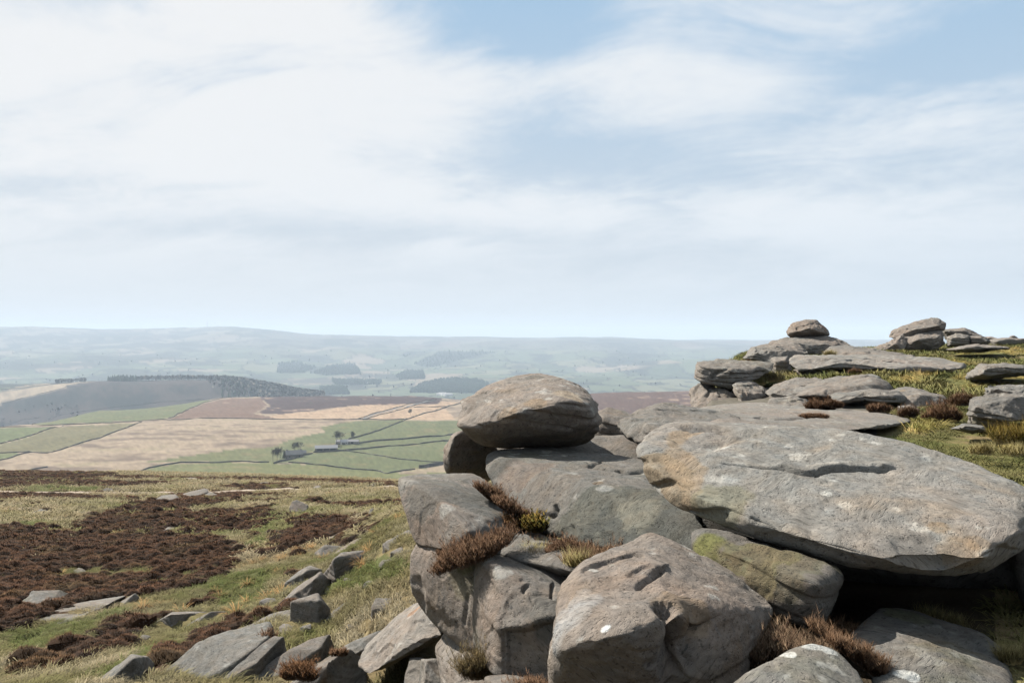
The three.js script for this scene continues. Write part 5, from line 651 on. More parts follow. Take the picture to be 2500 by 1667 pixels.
{
  const r = rng(41), near = [], nearB = [], mop = [], heathN = [], heathF = [], fine = [], orange = [];
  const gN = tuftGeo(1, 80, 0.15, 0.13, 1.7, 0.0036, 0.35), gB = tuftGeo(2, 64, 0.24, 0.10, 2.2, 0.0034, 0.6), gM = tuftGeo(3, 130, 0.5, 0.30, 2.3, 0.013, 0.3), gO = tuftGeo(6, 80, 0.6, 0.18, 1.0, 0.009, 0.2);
  const gH = cushionGeo(4, 520, 0.10, 0.007), gF = cushionGeo(5, 260, 0.11, 0.013);
  const STRAW = [0.182, 0.140, 0.080], PALE2 = [0.25, 0.215, 0.146], GRN = [0.070, 0.100, 0.030], OLIVE = [0.122, 0.118, 0.043], HEA = [0.030, 0.022, 0.016], HE2 = [0.047, 0.031, 0.021];
  const bands = [[6, 14, 130, 34], [14, 26, 75, 32], [26, 45, 22, 19], [45, 75, 9, 10], [75, 105, 5.5, 8], [105, 150, 3.4, 5]];
  for (const [z0, z1, dg, dh] of bands) {
    const t0 = -0.76, t1 = 0.10, A = 0.5 * (t1 - t0) * (z1 * z1 - z0 * z0), n = Math.round(A * Math.max(dg, dh));
    for (let i = 0; i < n; i++) {
      const Z = Math.sqrt(z0 * z0 + r() * (z1 * z1 - z0 * z0)), X = (t0 + r() * (t1 - t0)) * Z, k = r() * Math.max(dg, dh), roll = r(), roll2 = r(), turn = r() * 6.283, tdir = r() * 6.283;
      if (plateau(X, Z) > 0.93) continue; if (Z > 50 && nearPath(X, Z)) continue;
      const [h, g, m] = moor(X, Z), y = ground(X, -Z); const far = Math.sqrt(Z / 16);
      if (h) {
        if (k > dh) continue; const s = (0.30 + roll * roll * 0.34) * Math.max(1, Math.pow(Z / 26, 0.5)) * (Z < 20 ? 0.95 : 1); if (Z < 60 && onRock(X, -Z, y, s * 0.3)) continue;
        if (roll2 < 0.07 && Z > 16) { mop.push([place(X, y - 0.04, -Z, s * 0.9, s * 0.8, turn, 0.2, tdir), jit(() => roll, mix3(PALE2, OLIVE, roll), 0.3)]); continue; }
        const c = jit(() => roll2, mix3(mix3(HEA, HE2, clamp(roll * 0.8 + m * 0.6)), [0.066, 0.056, 0.03], clamp(fbm(X * 0.6, 77, Z * 0.4, 3) * 1.2 - 0.1)), 0.4);
        (Z < 30 ? heathN : heathF).push([place(X, y - 0.05, -Z, s * 1.1, s * (0.55 + roll2 * 0.5) * (Z < 60 ? 1 : 0.8), turn, 0.2 * roll2, tdir), c]);
      } else {
        if (k > dg) continue; if (Z < 60 && onRock(X, -Z, y, 0.1)) continue;
        const gg = clamp(g + m * 0.55 + (roll - 0.5) * 0.3), c = jit(() => roll2, mix3(mix3(PALE2, STRAW, clamp(0.5 + m * 1.4)), mix3(OLIVE, GRN, roll2), gg), 0.22);
        const s = Z < 26 ? 0.75 + roll * 0.6 : (0.62 + roll * 0.5) * Math.pow(Z / 26, 0.6);
        if (roll2 > 0.992 && Z < 130 && Z > 16) { orange.push([place(X, y, -Z, s * 0.45, s * 0.4, turn, 0.1, tdir), jit(() => roll, [0.25, 0.155, 0.07], 0.2)]); continue; }
        if (Z < 26) (roll2 < 0.55 ? near : nearB).push([place(X, y, -Z, s, s * lerp(1.0, 0.65, gg), turn * 0.25, 0.25, tdir), c]);
        else mop.push([place(X, y - 0.04, -Z, s, s * (1.0 - gg * 0.35), turn, 0.2, tdir), c]);
      }
    }
  }
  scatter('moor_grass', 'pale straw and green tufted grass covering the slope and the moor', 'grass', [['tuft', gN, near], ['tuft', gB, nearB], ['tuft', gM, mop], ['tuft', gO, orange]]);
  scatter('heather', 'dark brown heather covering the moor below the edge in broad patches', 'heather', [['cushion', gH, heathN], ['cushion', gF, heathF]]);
}
// turf on the plateau
const ZP = (p) => area(p, 4.5, 2.613, 1600, 740);
const LONG = [[[1130, 795], [1300, 785], [1560, 765], [1700, 742], [1790, 755], [1810, 800], [1700, 850], [1550, 825], [1300, 830]], [[1900, 295], [2100, 300], [2300, 285], [2400, 300], [2400, 335], [1940, 332]], [[1900, 500], [2000, 440], [2200, 465], [2420, 440], [2420, 545], [2100, 545], [1960, 560]], [[1490, 500], [1600, 470], [1950, 415], [1930, 450], [1700, 500], [1600, 540]], [[2100, 870], [2260, 830], [2420, 740], [2420, 960], [2200, 950]], [[1650, 330], [1950, 375], [2050, 390], [1970, 410], [1700, 350]]].map(ZP);
const BARE = [[[1810, 490], [1850, 470], [1900, 462], [1930, 500], [2010, 570], [1960, 570], [1880, 530]], [[2250, 345], [2400, 335], [2400, 365], [2260, 362]]].map(ZP);
{
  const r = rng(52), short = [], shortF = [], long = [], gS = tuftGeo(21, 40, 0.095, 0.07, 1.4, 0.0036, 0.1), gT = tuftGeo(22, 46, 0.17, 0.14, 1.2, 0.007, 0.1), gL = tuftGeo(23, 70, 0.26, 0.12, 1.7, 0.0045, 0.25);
  for (const [z0, z1, dn] of [[3, 9, 330], [9, 17, 330], [17, 34, 60], [34, 90, 16]]) {
    const t0 = 0.16, t1 = 0.70, A = 0.5 * (t1 - t0) * (z1 * z1 - z0 * z0), n = Math.round(A * dn);
    for (let i = 0; i < n; i++) {
      const Z = Math.sqrt(z0 * z0 + r() * (z1 * z1 - z0 * z0)), X = (t0 + r() * (t1 - t0)) * Z, roll = r(), roll2 = r(), turn = r() * 6.283, tdir = r() * 6.283;
      if (plateau(X, Z) < 0.7) continue; const y = ground(X, -Z); if (onRock(X, -Z, y, 0.05)) continue; if (BARE.some((a) => a(X, Z))) continue;
      if ((Z > 11 && Z < 23 && CX + F0 * X / Z < 2140) || (Z < 6.8 && CX + F0 * X / Z < 2430)) continue;
      const L = LONG.some((a) => a(X, Z)), n1 = fbm(X * 0.5, 3, Z * 0.5, 3), n2 = fbm(X * 2.2, 8, Z * 2.2, 2);
      if (L) { if (roll2 > (Z < 17 ? 0.16 : 0.8)) continue; const q = fbm(X * 1.1, 31, Z * 1.1, 2); long.push([place(X, y - 0.01, -Z, 0.55 + roll * 0.55, 0.5 + roll * 0.45, turn, 0.25, tdir), jit(() => roll, mix3([0.36, 0.27, 0.115], [0.19, 0.19, 0.06], clamp(0.4 + q + (roll2 % 0.1) * 3)), 0.25)]); continue; }
      const c = jit(() => roll, mix3([0.095, 0.108, 0.037], [0.19, 0.158, 0.075], clamp(0.28 + n1 * 0.7 + n2 * 0.4)), 0.22);
      if (Z < 17) short.push([place(X, y - 0.004, -Z, 0.7 + roll2 * 0.6, 0.6 + roll2 * 0.5, turn, 0.2, tdir), c]); else shortF.push([place(X, y - 0.01, -Z, 0.9 + roll2 * 0.9, 0.7 + roll2 * 0.6, turn, 0.2, tdir), c]);
    }
  }
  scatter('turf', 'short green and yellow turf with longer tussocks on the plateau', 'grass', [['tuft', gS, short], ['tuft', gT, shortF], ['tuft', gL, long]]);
}

// ---------------------------------------------------------------- single plants among the rocks
let plantSeed = 900;
function bush(name, label, group, px, py, d, w, h, o = {}) {             // (px, py): middle of its foot; w, h in metres
  const r = rng(plantSeed++), s = new Soup(), f = new Soup(), p = at(px, py, d), depth = o.depth ?? w * 0.6, n = Math.round((o.n ?? 900 * Math.min(1.4, w)) * (d > 12 ? 0.8 : 1.25)), lean = o.lean ?? [0, 0];
  const c0 = o.stem ?? [0.10, 0.065, 0.045], c1 = (o.leaf ?? [0.15, 0.072, 0.045]).map((v, i) => v * [0.42, 0.46, 0.44][i]), c2 = (o.tip ?? [0.30, 0.17, 0.115]).map((v, i) => v * [0.44, 0.5, 0.46][i]), q = o.px ?? d / 800;
  const cents = Array.from({ length: o.tufts ?? 9 }, () => { const a = r() * 6.283, k = Math.sqrt(r()) * 0.85, h2 = 0.55 + r() * 0.6; return [Math.cos(a) * k, Math.sin(a) * k, h2]; });
  for (let i = 0; i < n; i++) {
    const ct = cents[i % cents.length], a = r() * 6.283, q0 = Math.sqrt(r()) * (o.tuft ?? 0.42), bx0 = clamp(ct[0] + Math.cos(a) * q0, -1.1, 1.1), bz0 = clamp(ct[1] + Math.sin(a) * q0, -1.1, 1.1), k = Math.min(1, lerp(Math.hypot(bx0, bz0), q0 / (o.tuft ?? 0.42), 0.55)), bx = bx0 * w * 0.42, bz = bz0 * depth * 0.42, shape = Math.sqrt(Math.max(0.06, 1 - k * k * 0.85)), lump = Math.max(0.3, 0.72 + 0.75 * noise(bx * 2.2 / w * 1.6, bz * 4.5 / w, px * 0.37));
    const by = (o.ramp ?? 0) * bx; let L = h * shape * lump * ct[2] * (0.5 + r() * r() * 0.75), x = bx * 0.85, y = by - h * 0.12, z = bz * 0.75, dx = bx / w * 1.5 + (r() - 0.5) * 1.1 + lean[0], dz = bz / depth * 1.1 + (r() - 0.5) * 0.9, dy = 0.75 + lean[1] + r() * 0.3;
    const v = 0.6 + r() * 0.8, st = d > 12 ? 3 : 4, lc = mix3(c1, c2, Math.pow(r(), 2.2)).map((t) => t * v), ld = mix3(c1, c2, 0.3 + 0.7 * r()).map((t) => t * v);
    L += h * 0.12; let A = [x, y, z];
    for (let m = 1; m <= st; m++) {
      dx += (r() - 0.5) * 0.6; dz += (r() - 0.5) * 0.6; const l = Math.hypot(dx, dy, dz), B = [A[0] + dx / l * L / st, A[1] + dy / l * L / st, A[2] + dz / l * L / st];
      const t = q * 0.22 * (1 - m / st * 0.4); s.quad([A[0] - t, A[1], A[2]], [A[0] + t, A[1], A[2]], [B[0] + t * 0.8, B[1], B[2]], [B[0] - t * 0.8, B[1], B[2]], c0, lc, [dx / l * 0.3, 0.5, 0.6]);
      if (m > 1) for (let g = 0; g < (o.sprigs ?? 7); g++) { const u = r(), sx = lerp(A[0], B[0], u), sy = lerp(A[1], B[1], u), sz = lerp(A[2], B[2], u), e = r() * 6.283; f.blade(sx, sy, sz, Math.cos(e) * 0.7, 0.75 + r() * 0.4, Math.sin(e) * 0.7, (o.sprig ?? 0.032) * (0.5 + r()), q * (o.sw ?? 0.24) * (0.6 + r() * 0.7), 0.1, lc, ld, 1); }
      A = B;
    }
  }
  const g = base(name, p.x, p.y, p.z); addMesh('stems', s.geo(), MAT.plant, g); addMesh('foliage', f.geo(), MAT.plant, g);
  return tag(g, label, o.category ?? 'heather', group);
}
const HG = 'heather bushes growing between the rocks';
bush('heather_bush', 'large dark reddish-brown heather bush spilling over the lower edge of the tilted block', HG, 1172, 1350, 6.3, 0.922, 0.32, { n: 1755, ramp: 0.35, depth: 0.5 });
bush('heather_bush', 'heather strip at the upper corner of the tilted block, under the perched boulder', HG, 1228, 1240, 7.2, 0.666, 0.22, { n: 945, ramp: -0.7 });
bush('heather_bush', 'orange-brown heather clump in the middle of the crevice strip', HG, 1276, 1284, 6.95, 0.538, 0.18, { n: 567, leaf: [0.2, 0.09, 0.04], tip: [0.34, 0.17, 0.07] });
bush('bilberry_bush', 'small green and orange leafy bush in the crevice among brown heather', HG, 1318, 1292, 6.75, 0.3, 0.18, { n: 420, leaf: [0.12, 0.12, 0.03], tip: [0.30, 0.16, 0.04], sprig: 0.026, sw: 0.9, sprigs: 6, round: true, category: 'bush' });
bush('heather_bush', 'ragged heather with dark base below the leafy bush, above the squared block', HG, 1345, 1364, 6.45, 0.704, 0.24, { n: 1026, leaf: [0.13, 0.07, 0.042] });
bush('heather_bush', 'wide rusty heather bush whose far end touches the long mottled rock', HG, 1446, 1366, 6.1, 0.717, 0.25, { n: 1107, leaf: [0.15, 0.082, 0.05] });
bush('heather_bush', 'rusty heather sprawling over the edge of the long mottled rock, beside the crevice strip', HG, 1262, 1258, 7.0, 0.5, 0.2, { n: 700, ramp: -0.6 });
bush('heather_bush', 'dark low heather bridging the leafy bush and the wide rusty bush', HG, 1398, 1352, 6.3, 0.5, 0.2, { n: 800 });
bush('heather_bush', 'sparse heather in the shaded crack under the tilted block', HG, 1095, 1362, 6.55, 0.333, 0.13, { n: 351, tip: [0.2, 0.1, 0.06] });
bush('heather_bush', 'wispy upright heather tuft at the foot of the pinkish pillar', HG, 1160, 1640, 5.75, 0.282, 0.36, { n: 445, lean: [-0.25, 0.2], leaf: [0.13, 0.1, 0.05], tip: [0.24, 0.15, 0.08] });
bush('heather_bush', 'brown heather at the very bottom edge below the squared block', HG, 1290, 1690, 5.0, 0.384, 0.16, { n: 459 });
bush('heather_bush', 'pinkish-brown flowering heather bush above the lichen-crusted rock', HG, 1905, 1598, 4.1, 0.640, 0.2, { n: 1350, leaf: [0.17, 0.088, 0.06], tip: [0.42, 0.27, 0.19], sprig: 0.035 });
bush('heather_bush', 'brown heather cascading between the lichen-crusted rock and the mossy flat rock', HG, 2105, 1618, 3.85, 0.589, 0.15, { n: 1026, ramp: -0.6, leaf: [0.17, 0.085, 0.05], tip: [0.38, 0.22, 0.15], sprig: 0.04 });
bush('heather_bush', 'thin heather on the bank below the moss-streaked rock', HG, 1990, 1545, 4.45, 0.640, 0.14, { n: 567, leaf: [0.18, 0.095, 0.06], tip: [0.36, 0.22, 0.15] });
bush('heather_bush', 'round dark heather bush on the platform in front of the lip slab', HG, 2000, 1000, 15.9, 0.75, 0.34, { n: 900, px: 0.014, sprig: 0.09, tip: [0.2, 0.11, 0.07] });
bush('heather_bush', 'smaller heather bush touching the end of the round dark bush', HG, 2042, 994, 15.7, 0.3, 0.2, { n: 300, px: 0.014, sprig: 0.08 });
bush('heather_bush', 'low dark heather strip lying on the flat rock platform', HG, 1980, 1020, 13.4, 0.75, 0.1, { n: 500, px: 0.013, sprig: 0.06 });
bush('heather_bush', 'dark heather at the near end of the overhanging lip slab', HG, 2150, 1004, 15.0, 0.5, 0.28, { n: 500, px: 0.014, sprig: 0.08 });
bush('heather_bush', 'dark heather beside the half hidden rock below the brownish slab', HG, 2222, 1015, 14.4, 0.4, 0.3, { n: 420, px: 0.014, sprig: 0.08, leaf: [0.11, 0.06, 0.04] });
bush('heather_bush', 'broad reddish heather in the hollow in front of the squarish grey boulder', HG, 2300, 1022, 14.2, 0.8, 0.4, { n: 900, px: 0.014, sprig: 0.09, leaf: [0.15, 0.075, 0.048], tip: [0.28, 0.15, 0.09] });
bush('heather_bush', 'rusty heather behind the broad reddish hollow, next to the brownish slab', HG, 2345, 985, 16.0, 0.55, 0.36, { n: 600, px: 0.015, sprig: 0.09, leaf: [0.19, 0.095, 0.055] });
bush('heather_bush', 'tiny dark heather cushion at the foot of the broad sloping grey skyline rock', HG, 1822, 886, 28.5, 0.4, 0.12, { n: 160, px: 0.02, sprig: 0.1 });
bush('heather_bush', 'small dark heather in the recess below the long pale slab', HG, 2090, 912, 24, 0.5, 0.16, { n: 200, px: 0.02, sprig: 0.1 });
bush('heather_bush', 'rust-brown heather bush on the side of the long smooth slope slab', HG, 727, 1652, 9.0, 0.42, 0.34, { n: 700, px: 0.011, leaf: [0.17, 0.075, 0.04], tip: [0.27, 0.13, 0.07] });
bush('heather_bush', 'small dark heather bush on the big grey slope slab', HG, 649, 1570, 11.2, 0.28, 0.26, { n: 400, px: 0.012 });
bush('heather_bush', 'reddish heather tuft on top of the pale ridge of rock', HG, 826, 1598, 8.9, 0.22, 0.12, { n: 200, px: 0.011, leaf: [0.17, 0.075, 0.04] });
const GG = 'clumps of dry grass among the rocks', DRY = { leaf: [0.4, 0.29, 0.13], tip: [0.5, 0.39, 0.2], stem: [0.3, 0.22, 0.1], sprigs: 1, sprig: 0.12, tufts: 14, tuft: 0.22, category: 'grass clump' };
bush('grass_clump', 'tuft of straw-coloured dry grass below the wide rusty heather', GG, 1410, 1392, 5.95, 0.24, 0.15, { n: 260, ...DRY });
bush('grass_clump', 'flattened dry grass between heather and squared block', GG, 1310, 1366, 6.35, 0.34, 0.08, { n: 260, ...DRY });
bush('grass_clump', 'yellow grass mound on the ledge above the smooth rounded slabs', GG, 1885, 928, 22.6, 1.0, 0.38, { n: 900, ...DRY, px: 0.02, sprig: 0.2 });
bush('grass_clump', 'green-yellow grass at the outer end of the ledge beside the overhanging block', GG, 1850, 938, 21.6, 0.5, 0.22, { n: 400, ...DRY, leaf: [0.26, 0.24, 0.08], px: 0.02, sprig: 0.16 });
bush('grass_clump', 'small yellow grass tuft at the edge of the long pale slab', GG, 2028, 868, 28.5, 0.55, 0.24, { n: 300, ...DRY, px: 0.022, sprig: 0.18 });
bush('rush_clump', 'tall orange-green clump of rushes at the plateau margin', GG, 2490, 1075, 10.2, 0.95, 0.42, { n: 800, ...DRY, leaf: [0.2, 0.17, 0.04], tip: [0.36, 0.2, 0.06], sprig: 0.16, px: 0.011, category: 'rushes' });
bush('grass_clump', 'pale dead grass fringe in front of the orange-green rushes', GG, 2455, 1108, 9.4, 1.1, 0.11, { n: 420, ...DRY, px: 0.011 });
bush('grass_clump', 'dry grass line along the shaded edge of the mossy flat rock', GG, 2340, 1532, 4.75, 0.75, 0.06, { n: 420, ...DRY, ramp: -0.3, sprig: 0.07 });
bush('grass_clump', 'straw grass spread over the corner beside the mossy flat rock', GG, 2485, 1610, 4.1, 0.36, 0.1, { n: 420, ...DRY, sprig: 0.08 });

// ---------------------------------------------------------------- walls, farm, trees of the valley
function wall(label, line, sx, ox, oy, o = {}) {
  const P = line.map(([x, y]) => world(ox + x / sx, oy + y / sx, o.dmin ?? 600)), s = new Soup(), r = rng(Math.round(P[0][0] * 7 + P[0][1])), pts = [];
  for (let i = 0; i < P.length - 1; i++) { const n = Math.max(1, Math.ceil(Math.hypot(P[i + 1][0] - P[i][0], P[i + 1][1] - P[i][1]) / 7)); for (let k = 0; k < n; k++) pts.push([lerp(P[i][0], P[i + 1][0], k / n), lerp(P[i][1], P[i + 1][1], k / n)]); } pts.push(P[P.length - 1]);
  const h = o.h ?? 1.2, w = o.w ?? 0.55, c = [P[0][0], ground(P[0][0], -P[0][1]), -P[0][1]];
  const sec = pts.map(([X, Z], i) => { const a = pts[Math.max(0, i - 1)], b = pts[Math.min(pts.length - 1, i + 1)], dx = b[0] - a[0], dz = -(b[1] - a[1]), l = Math.hypot(dx, dz) || 1, nx = -dz / l * w, nz = dx / l * w, y = ground(X, -Z) - c[1], t = h * (0.82 + r() * 0.3) * (r() < 0.09 ? 0.5 : 1), x = X - c[0], z = -Z - c[2]; return [[x - nx, y - 0.6, z - nz], [x - nx * 0.6, y + t, z - nz * 0.6], [x + nx * 0.6, y + t, z + nz * 0.6], [x + nx, y - 0.6, z + nz]]; });
  for (let i = 0; i < sec.length - 1; i++) for (let k = 0; k < 3; k++) { const col = jit(r, [0.085, 0.08, 0.072], 0.35); s.quad(sec[i][k], sec[i][k + 1], sec[i + 1][k + 1], sec[i + 1][k], col, col); }
  for (const e of [sec[0], sec[sec.length - 1]]) s.quad(...e, [0.1, 0.095, 0.085], [0.1, 0.095, 0.085]);
  const m = addMesh('dry_stone_wall', s.geo(), MAT.leaf); m.position.set(...c); return tag(m, label, 'dry stone wall', 'dry stone walls of the valley fields');
}
const w1 = (label, line, o) => wall(label, line, 2.6133, 0, 760, o), w2 = (label, line, o) => wall(label, line, 3.563, 600, 760, o);
w1('wall climbing from the left margin up to the wooded ridge top', [[-60, 605], [0, 590], [200, 540], [400, 490], [600, 447], [660, 441]], { dmin: 2050 });
w1('wall running along the ridge in front of the trees', [[665, 447], [830, 447], [1000, 446], [1300, 437], [1440, 424]], { dmin: 2050 });
w1('thin wall across the pale field left of the wooded ridge', [[-60, 500], [150, 487], [300, 470], [400, 455]], { dmin: 2050 });
w1('wall from the left margin that divides the two green fields', [[-60, 862], [0, 845], [200, 790], [400, 732]]);
w1('short wall around the small brown corner field below the dark hillside', [[30, 725], [150, 690], [250, 676]]);
w1('wall along the crest of the long green sloping field', [[200, 725], [300, 690], [420, 655], [640, 625], [930, 592], [1040, 578], [1300, 562]]);
w1('wall dividing the long green field from the brown rough ground', [[1070, 683], [1200, 625], [1290, 585], [1350, 570], [1480, 550]]);
w1('long level wall right across the valley at the foot of the green hill', [[-60, 738], [340, 727], [640, 713], [900, 700], [1400, 682], [1800, 690], [2352, 690], [2600, 688]]);
w1('wall winding down through the tan rough grass toward the left margin', [[900, 708], [700, 780], [500, 845], [300, 905], [180, 898], [0, 905], [-60, 908]]);
w1('short wall joining the winding wall to the left margin', [[-60, 968], [0, 950], [100, 920], [185, 900]]);
w1('isolated stub of wall just above the brow of the moor at the left', [[130, 1025], [220, 1008], [300, 995]]);
w1('wall bending round the near corner of the yellow-green field', [[815, 1052], [950, 1000], [1060, 978], [1150, 965], [1450, 962], [1715, 962]]);
w2('wall leading from the lower house past the barn', [[240, 1325], [300, 1306], [400, 1287], [500, 1255], [580, 1235]], { h: 1.7 });
w2('long diagonal wall from the barn up over the hill crest', [[590, 1228], [700, 1187], [840, 1150], [900, 1110], [1100, 1055], [1250, 1000], [1390, 940], [1500, 905], [1700, 850], [1930, 787], [2000, 770]], { h: 1.6 });
w2('upper of the two parallel walls running right from the farm', [[840, 1160], [1100, 1132], [1500, 1100], [1800, 1075], [1950, 1066]], { h: 1.7 });
w2('lower of the two parallel walls running right from the barn', [[600, 1229], [850, 1213], [1100, 1190], [1500, 1155], [1760, 1130], [1950, 1116]], { h: 1.7 });
w2('wall curving below the farm along the near side of the green field', [[370, 1318], [600, 1335], [900, 1370], [1150, 1390], [1225, 1412]]);
w2('short wall rising from the lowest corner of the green field', [[1225, 1412], [1350, 1390], [1470, 1375]]);
w2('straight thick piece of wall beside the leaning boulder', [[1505, 1365], [1725, 1330], [1850, 1312]], { h: 3 });
w2('low broken wall slanting across the green field right of the barn', [[860, 1212], [1030, 1237], [1250, 1272], [1450, 1297], [1720, 1312]], { h: 1.0 });
w2('upper wall of the pair along the lane', [[975, 936], [1200, 868], [1400, 812], [1600, 773], [1660, 769], [1760, 780]], { dmin: 1000 });
w2('lower wall of the pair along the lane', [[1000, 940], [1300, 867], [1560, 797], [1650, 778]], { dmin: 1000 });
w2('short cross wall in the pale field near the hill crest', [[1460, 836], [1600, 834], [1750, 832]], { dmin: 1000, h: 1.5 });

// farm buildings: [walls, roof, doors], set on the ground
function house(label, px, py, dmin, w, l, h, turn, o = {}) {
  const [X, Z] = world(px, py, dmin), y = ground(X, -Z) - 0.5, g = base(o.name ?? 'farm_building', X, y, -Z); g.rotation.y = turn;
  const a = new Soup(), b = new Soup(), c = o.wall ?? [0.12, 0.11, 0.095], rc = o.roof ?? [0.15, 0.15, 0.155], e = h * 0.55 + w * 0.02, R = o.pitch ?? w * 0.42;
  a.box(-l / 2, l / 2, 0, h, -w / 2, w / 2, c); for (const s of [-1, 1]) a.tri([s * l / 2, h, -w / 2], [s * l / 2, h, w / 2], [s * l / 2, h + R, 0], c, c);
  for (const s of [-1, 1]) { b.quad([-l / 2 - 0.4, h - 0.15, s * (w / 2 + 0.4)], [l / 2 + 0.4, h - 0.15, s * (w / 2 + 0.4)], [l / 2 + 0.4, h + R + 0.12, 0], [-l / 2 - 0.4, h + R + 0.12, 0], rc, rc); b.quad([-l / 2 - 0.4, h - 0.4, s * (w / 2 + 0.4)], [l / 2 + 0.4, h - 0.4, s * (w / 2 + 0.4)], [l / 2 + 0.4, h + R - 0.12, 0], [-l / 2 - 0.4, h + R - 0.12, 0], rc, rc); }
  addMesh('wall', a.geo(), MAT.leaf, g); addMesh('roof', b.geo(), MAT.leaf, g);
  for (const [x, ww, hh, y0, nm] of o.open ?? []) { const q = new Soup(), t = [0.02, 0.02, 0.022]; q.box(x - ww / 2, x + ww / 2, y0, y0 + hh, w / 2 - 0.1, w / 2 + 0.05, t); addMesh(nm, q.geo(), MAT.leaf, g); }
  if (o.chimney) for (const s of [-1, 1]) { const q = new Soup(); q.box(s * l * 0.42 - 0.5, s * l * 0.42 + 0.5, h + R - 0.6, h + R + 1.3, -0.4, 0.4, c); addMesh('chimney', q.geo(), MAT.leaf, g); }
  return tag(g, label, o.category ?? 'farm building');
}
house('stone farmhouse with a pale roof at the lower end of the farm wall', 717, 1117, 600, 9, 17, 4.5, 0.42, { chimney: true, roof: [0.14, 0.14, 0.14], open: [[-5, 1.2, 1.4, 1.6, 'window'], [0, 1.3, 2.2, 0.4, 'door'], [5, 1.2, 1.4, 1.6, 'window']], category: 'farmhouse', name: 'farmhouse' });
house('low outbuilding with a white roof beside the farmhouse', 731, 1111, 600, 6, 13, 3, 0.42, { roof: [0.15, 0.15, 0.15], open: [[0, 2, 2, 0.4, 'door']] });
house('open-fronted barn with a grey metal roof halfway along the farm wall', 796, 1101, 600, 11, 24, 4.4, 0.25, { roof: [0.17, 0.175, 0.185], pitch: 2.6, open: [[-7, 5.5, 3.2, 0.5, 'door'], [0, 5.5, 3.2, 0.5, 'door'], [7, 5.5, 3.2, 0.5, 'door']], category: 'barn', name: 'barn' });  // the door boxes are near-black, painting the shade inside the open front
house('long white-roofed sheds under the pair of bare trees', 848, 1082, 600, 8, 26, 3, 0.05, { roof: [0.17, 0.17, 0.175], pitch: 1.8, wall: [0.22, 0.21, 0.2], open: [[-6, 3, 2.2, 0.4, 'door'], [6, 3, 2.2, 0.4, 'door']], category: 'shed', name: 'shed' });
house('white cottage among the sheds, at the wall junction', 840, 1084, 600, 6, 8, 3.4, 0.3, { wall: [0.4, 0.39, 0.37], roof: [0.3, 0.3, 0.31], open: [[-2, 1, 1.2, 1.5, 'window'], [2, 1, 1.2, 1.5, 'window']], category: 'cottage', name: 'cottage' });
[[1074, 965, 'pale house at the near end of the distant hamlet on the valley floor'], [1080, 963.5, 'pale house in the middle of the distant hamlet on the valley floor'], [1087, 965, 'white house, brightest of the distant hamlet on the valley floor'], [1094, 966, 'pale house at the far end of the distant hamlet on the valley floor'], [905, 937, 'white house alone among the valley fields beyond the wooded hill']].forEach(([px, py, label], i) => house(label, px, py, 2900, 14, 30 + i * 3, 7, 0.2 * i, { wall: [0.65, 0.64, 0.62], roof: [0.35, 0.34, 0.33], pitch: 4, category: 'house', name: 'house' }));
{ const [X, Z] = [(505 - CX) / F0 * 9050, 9050], y = ground(X, -Z), s = new Soup(), s2 = new Soup(), g = base('radio_mast', X, y, -Z); s.limb([0, -2, 0], [0, 62, 0], 3.2, 1.6, [0.16, 0.16, 0.17], 6); s2.limb([0, 62, 0], [0, 80, 0], 1.0, 0.5, [0.16, 0.16, 0.17], 6); addMesh('pole', s.geo(), MAT.leaf, g); addMesh('antenna', s2.geo(), MAT.leaf, g); tag(g, 'thin radio mast on the highest far hill against the sky', 'mast'); }

// bare winter trees at the farm
function bareTree(label, px, py, dmin, h, o = {}) {
  const [X, Z] = world(px, py, dmin), y = ground(X, -Z), g = base(o.name ?? 'bare_tree', X, y, -Z), r = rng(plantSeed++), b = new Soup(), c = [0.055, 0.046, 0.038]; let t;
  const grow = (a, d, l, rad, k, s) => { const e = [a[0] + d[0] * l, a[1] + d[1] * l, a[2] + d[2] * l]; s.limb(a, e, rad, rad * 0.7, c, k > 1 ? 5 : 3); if (k === 0) return; const n = k > 2 ? 3 : 4; for (let i = 0; i < n; i++) { const q = [d[0] + (r() - 0.5) * (o.wide ?? 1.1) * 1.5, d[1] + (r() - 0.35) * 0.7, d[2] + (r() - 0.5) * (o.wide ?? 1.1) * 1.5], m = Math.hypot(...q); grow(e.map((v, j) => a[j] + (v - a[j]) * (i ? 0.55 + 0.45 * r() : 1)), q.map((v) => v / m), l * (0.62 + r() * 0.25), Math.max(0.035, rad * 0.6), k - 1, b); } };
  for (let i = 0; i < (o.trunks ?? 1); i++) { t = new Soup(); grow([(i - ((o.trunks ?? 1) - 1) / 2) * (o.gap ?? 3), -0.5, (r() - 0.5) * 3], [(r() - 0.5) * 0.12, 1, (r() - 0.5) * 0.12].map((v, j, w) => v / Math.hypot(...w)), h * 0.3, h * 0.012, 5, t); addMesh('trunk', t.geo(), MAT.leaf, g); }
  { const q = (o.trunks ?? 1) > 1 ? 1.1 : 0.8; for (let i = 0; i < 700; i++) { const a = r() * 6.283, e = Math.acos(1 - 1.75 * r()), k = Math.pow(r(), 0.45) * (0.75 + 0.35 * noise(a * 1.5, e * 2, h)), x = Math.sin(e) * Math.cos(a) * h * 0.36 * k * q * (o.wide ?? 1.1), y2 = h * 0.62 + Math.cos(e) * h * 0.36 * k, z = Math.sin(e) * Math.sin(a) * h * 0.3 * k, w = 0.05 + r() * 0.05; b.tri([x * 0.72, y2 - h * 0.07, z * 0.72], [x - w, y2, z], [x + w, y2 + 0.1, z + w], c, c, c, [x, h * 0.2, z]); } }
  addMesh('branches', b.geo(), MAT.leaf, g); return tag(g, label, 'tree');
}
const TG = 'bare trees';
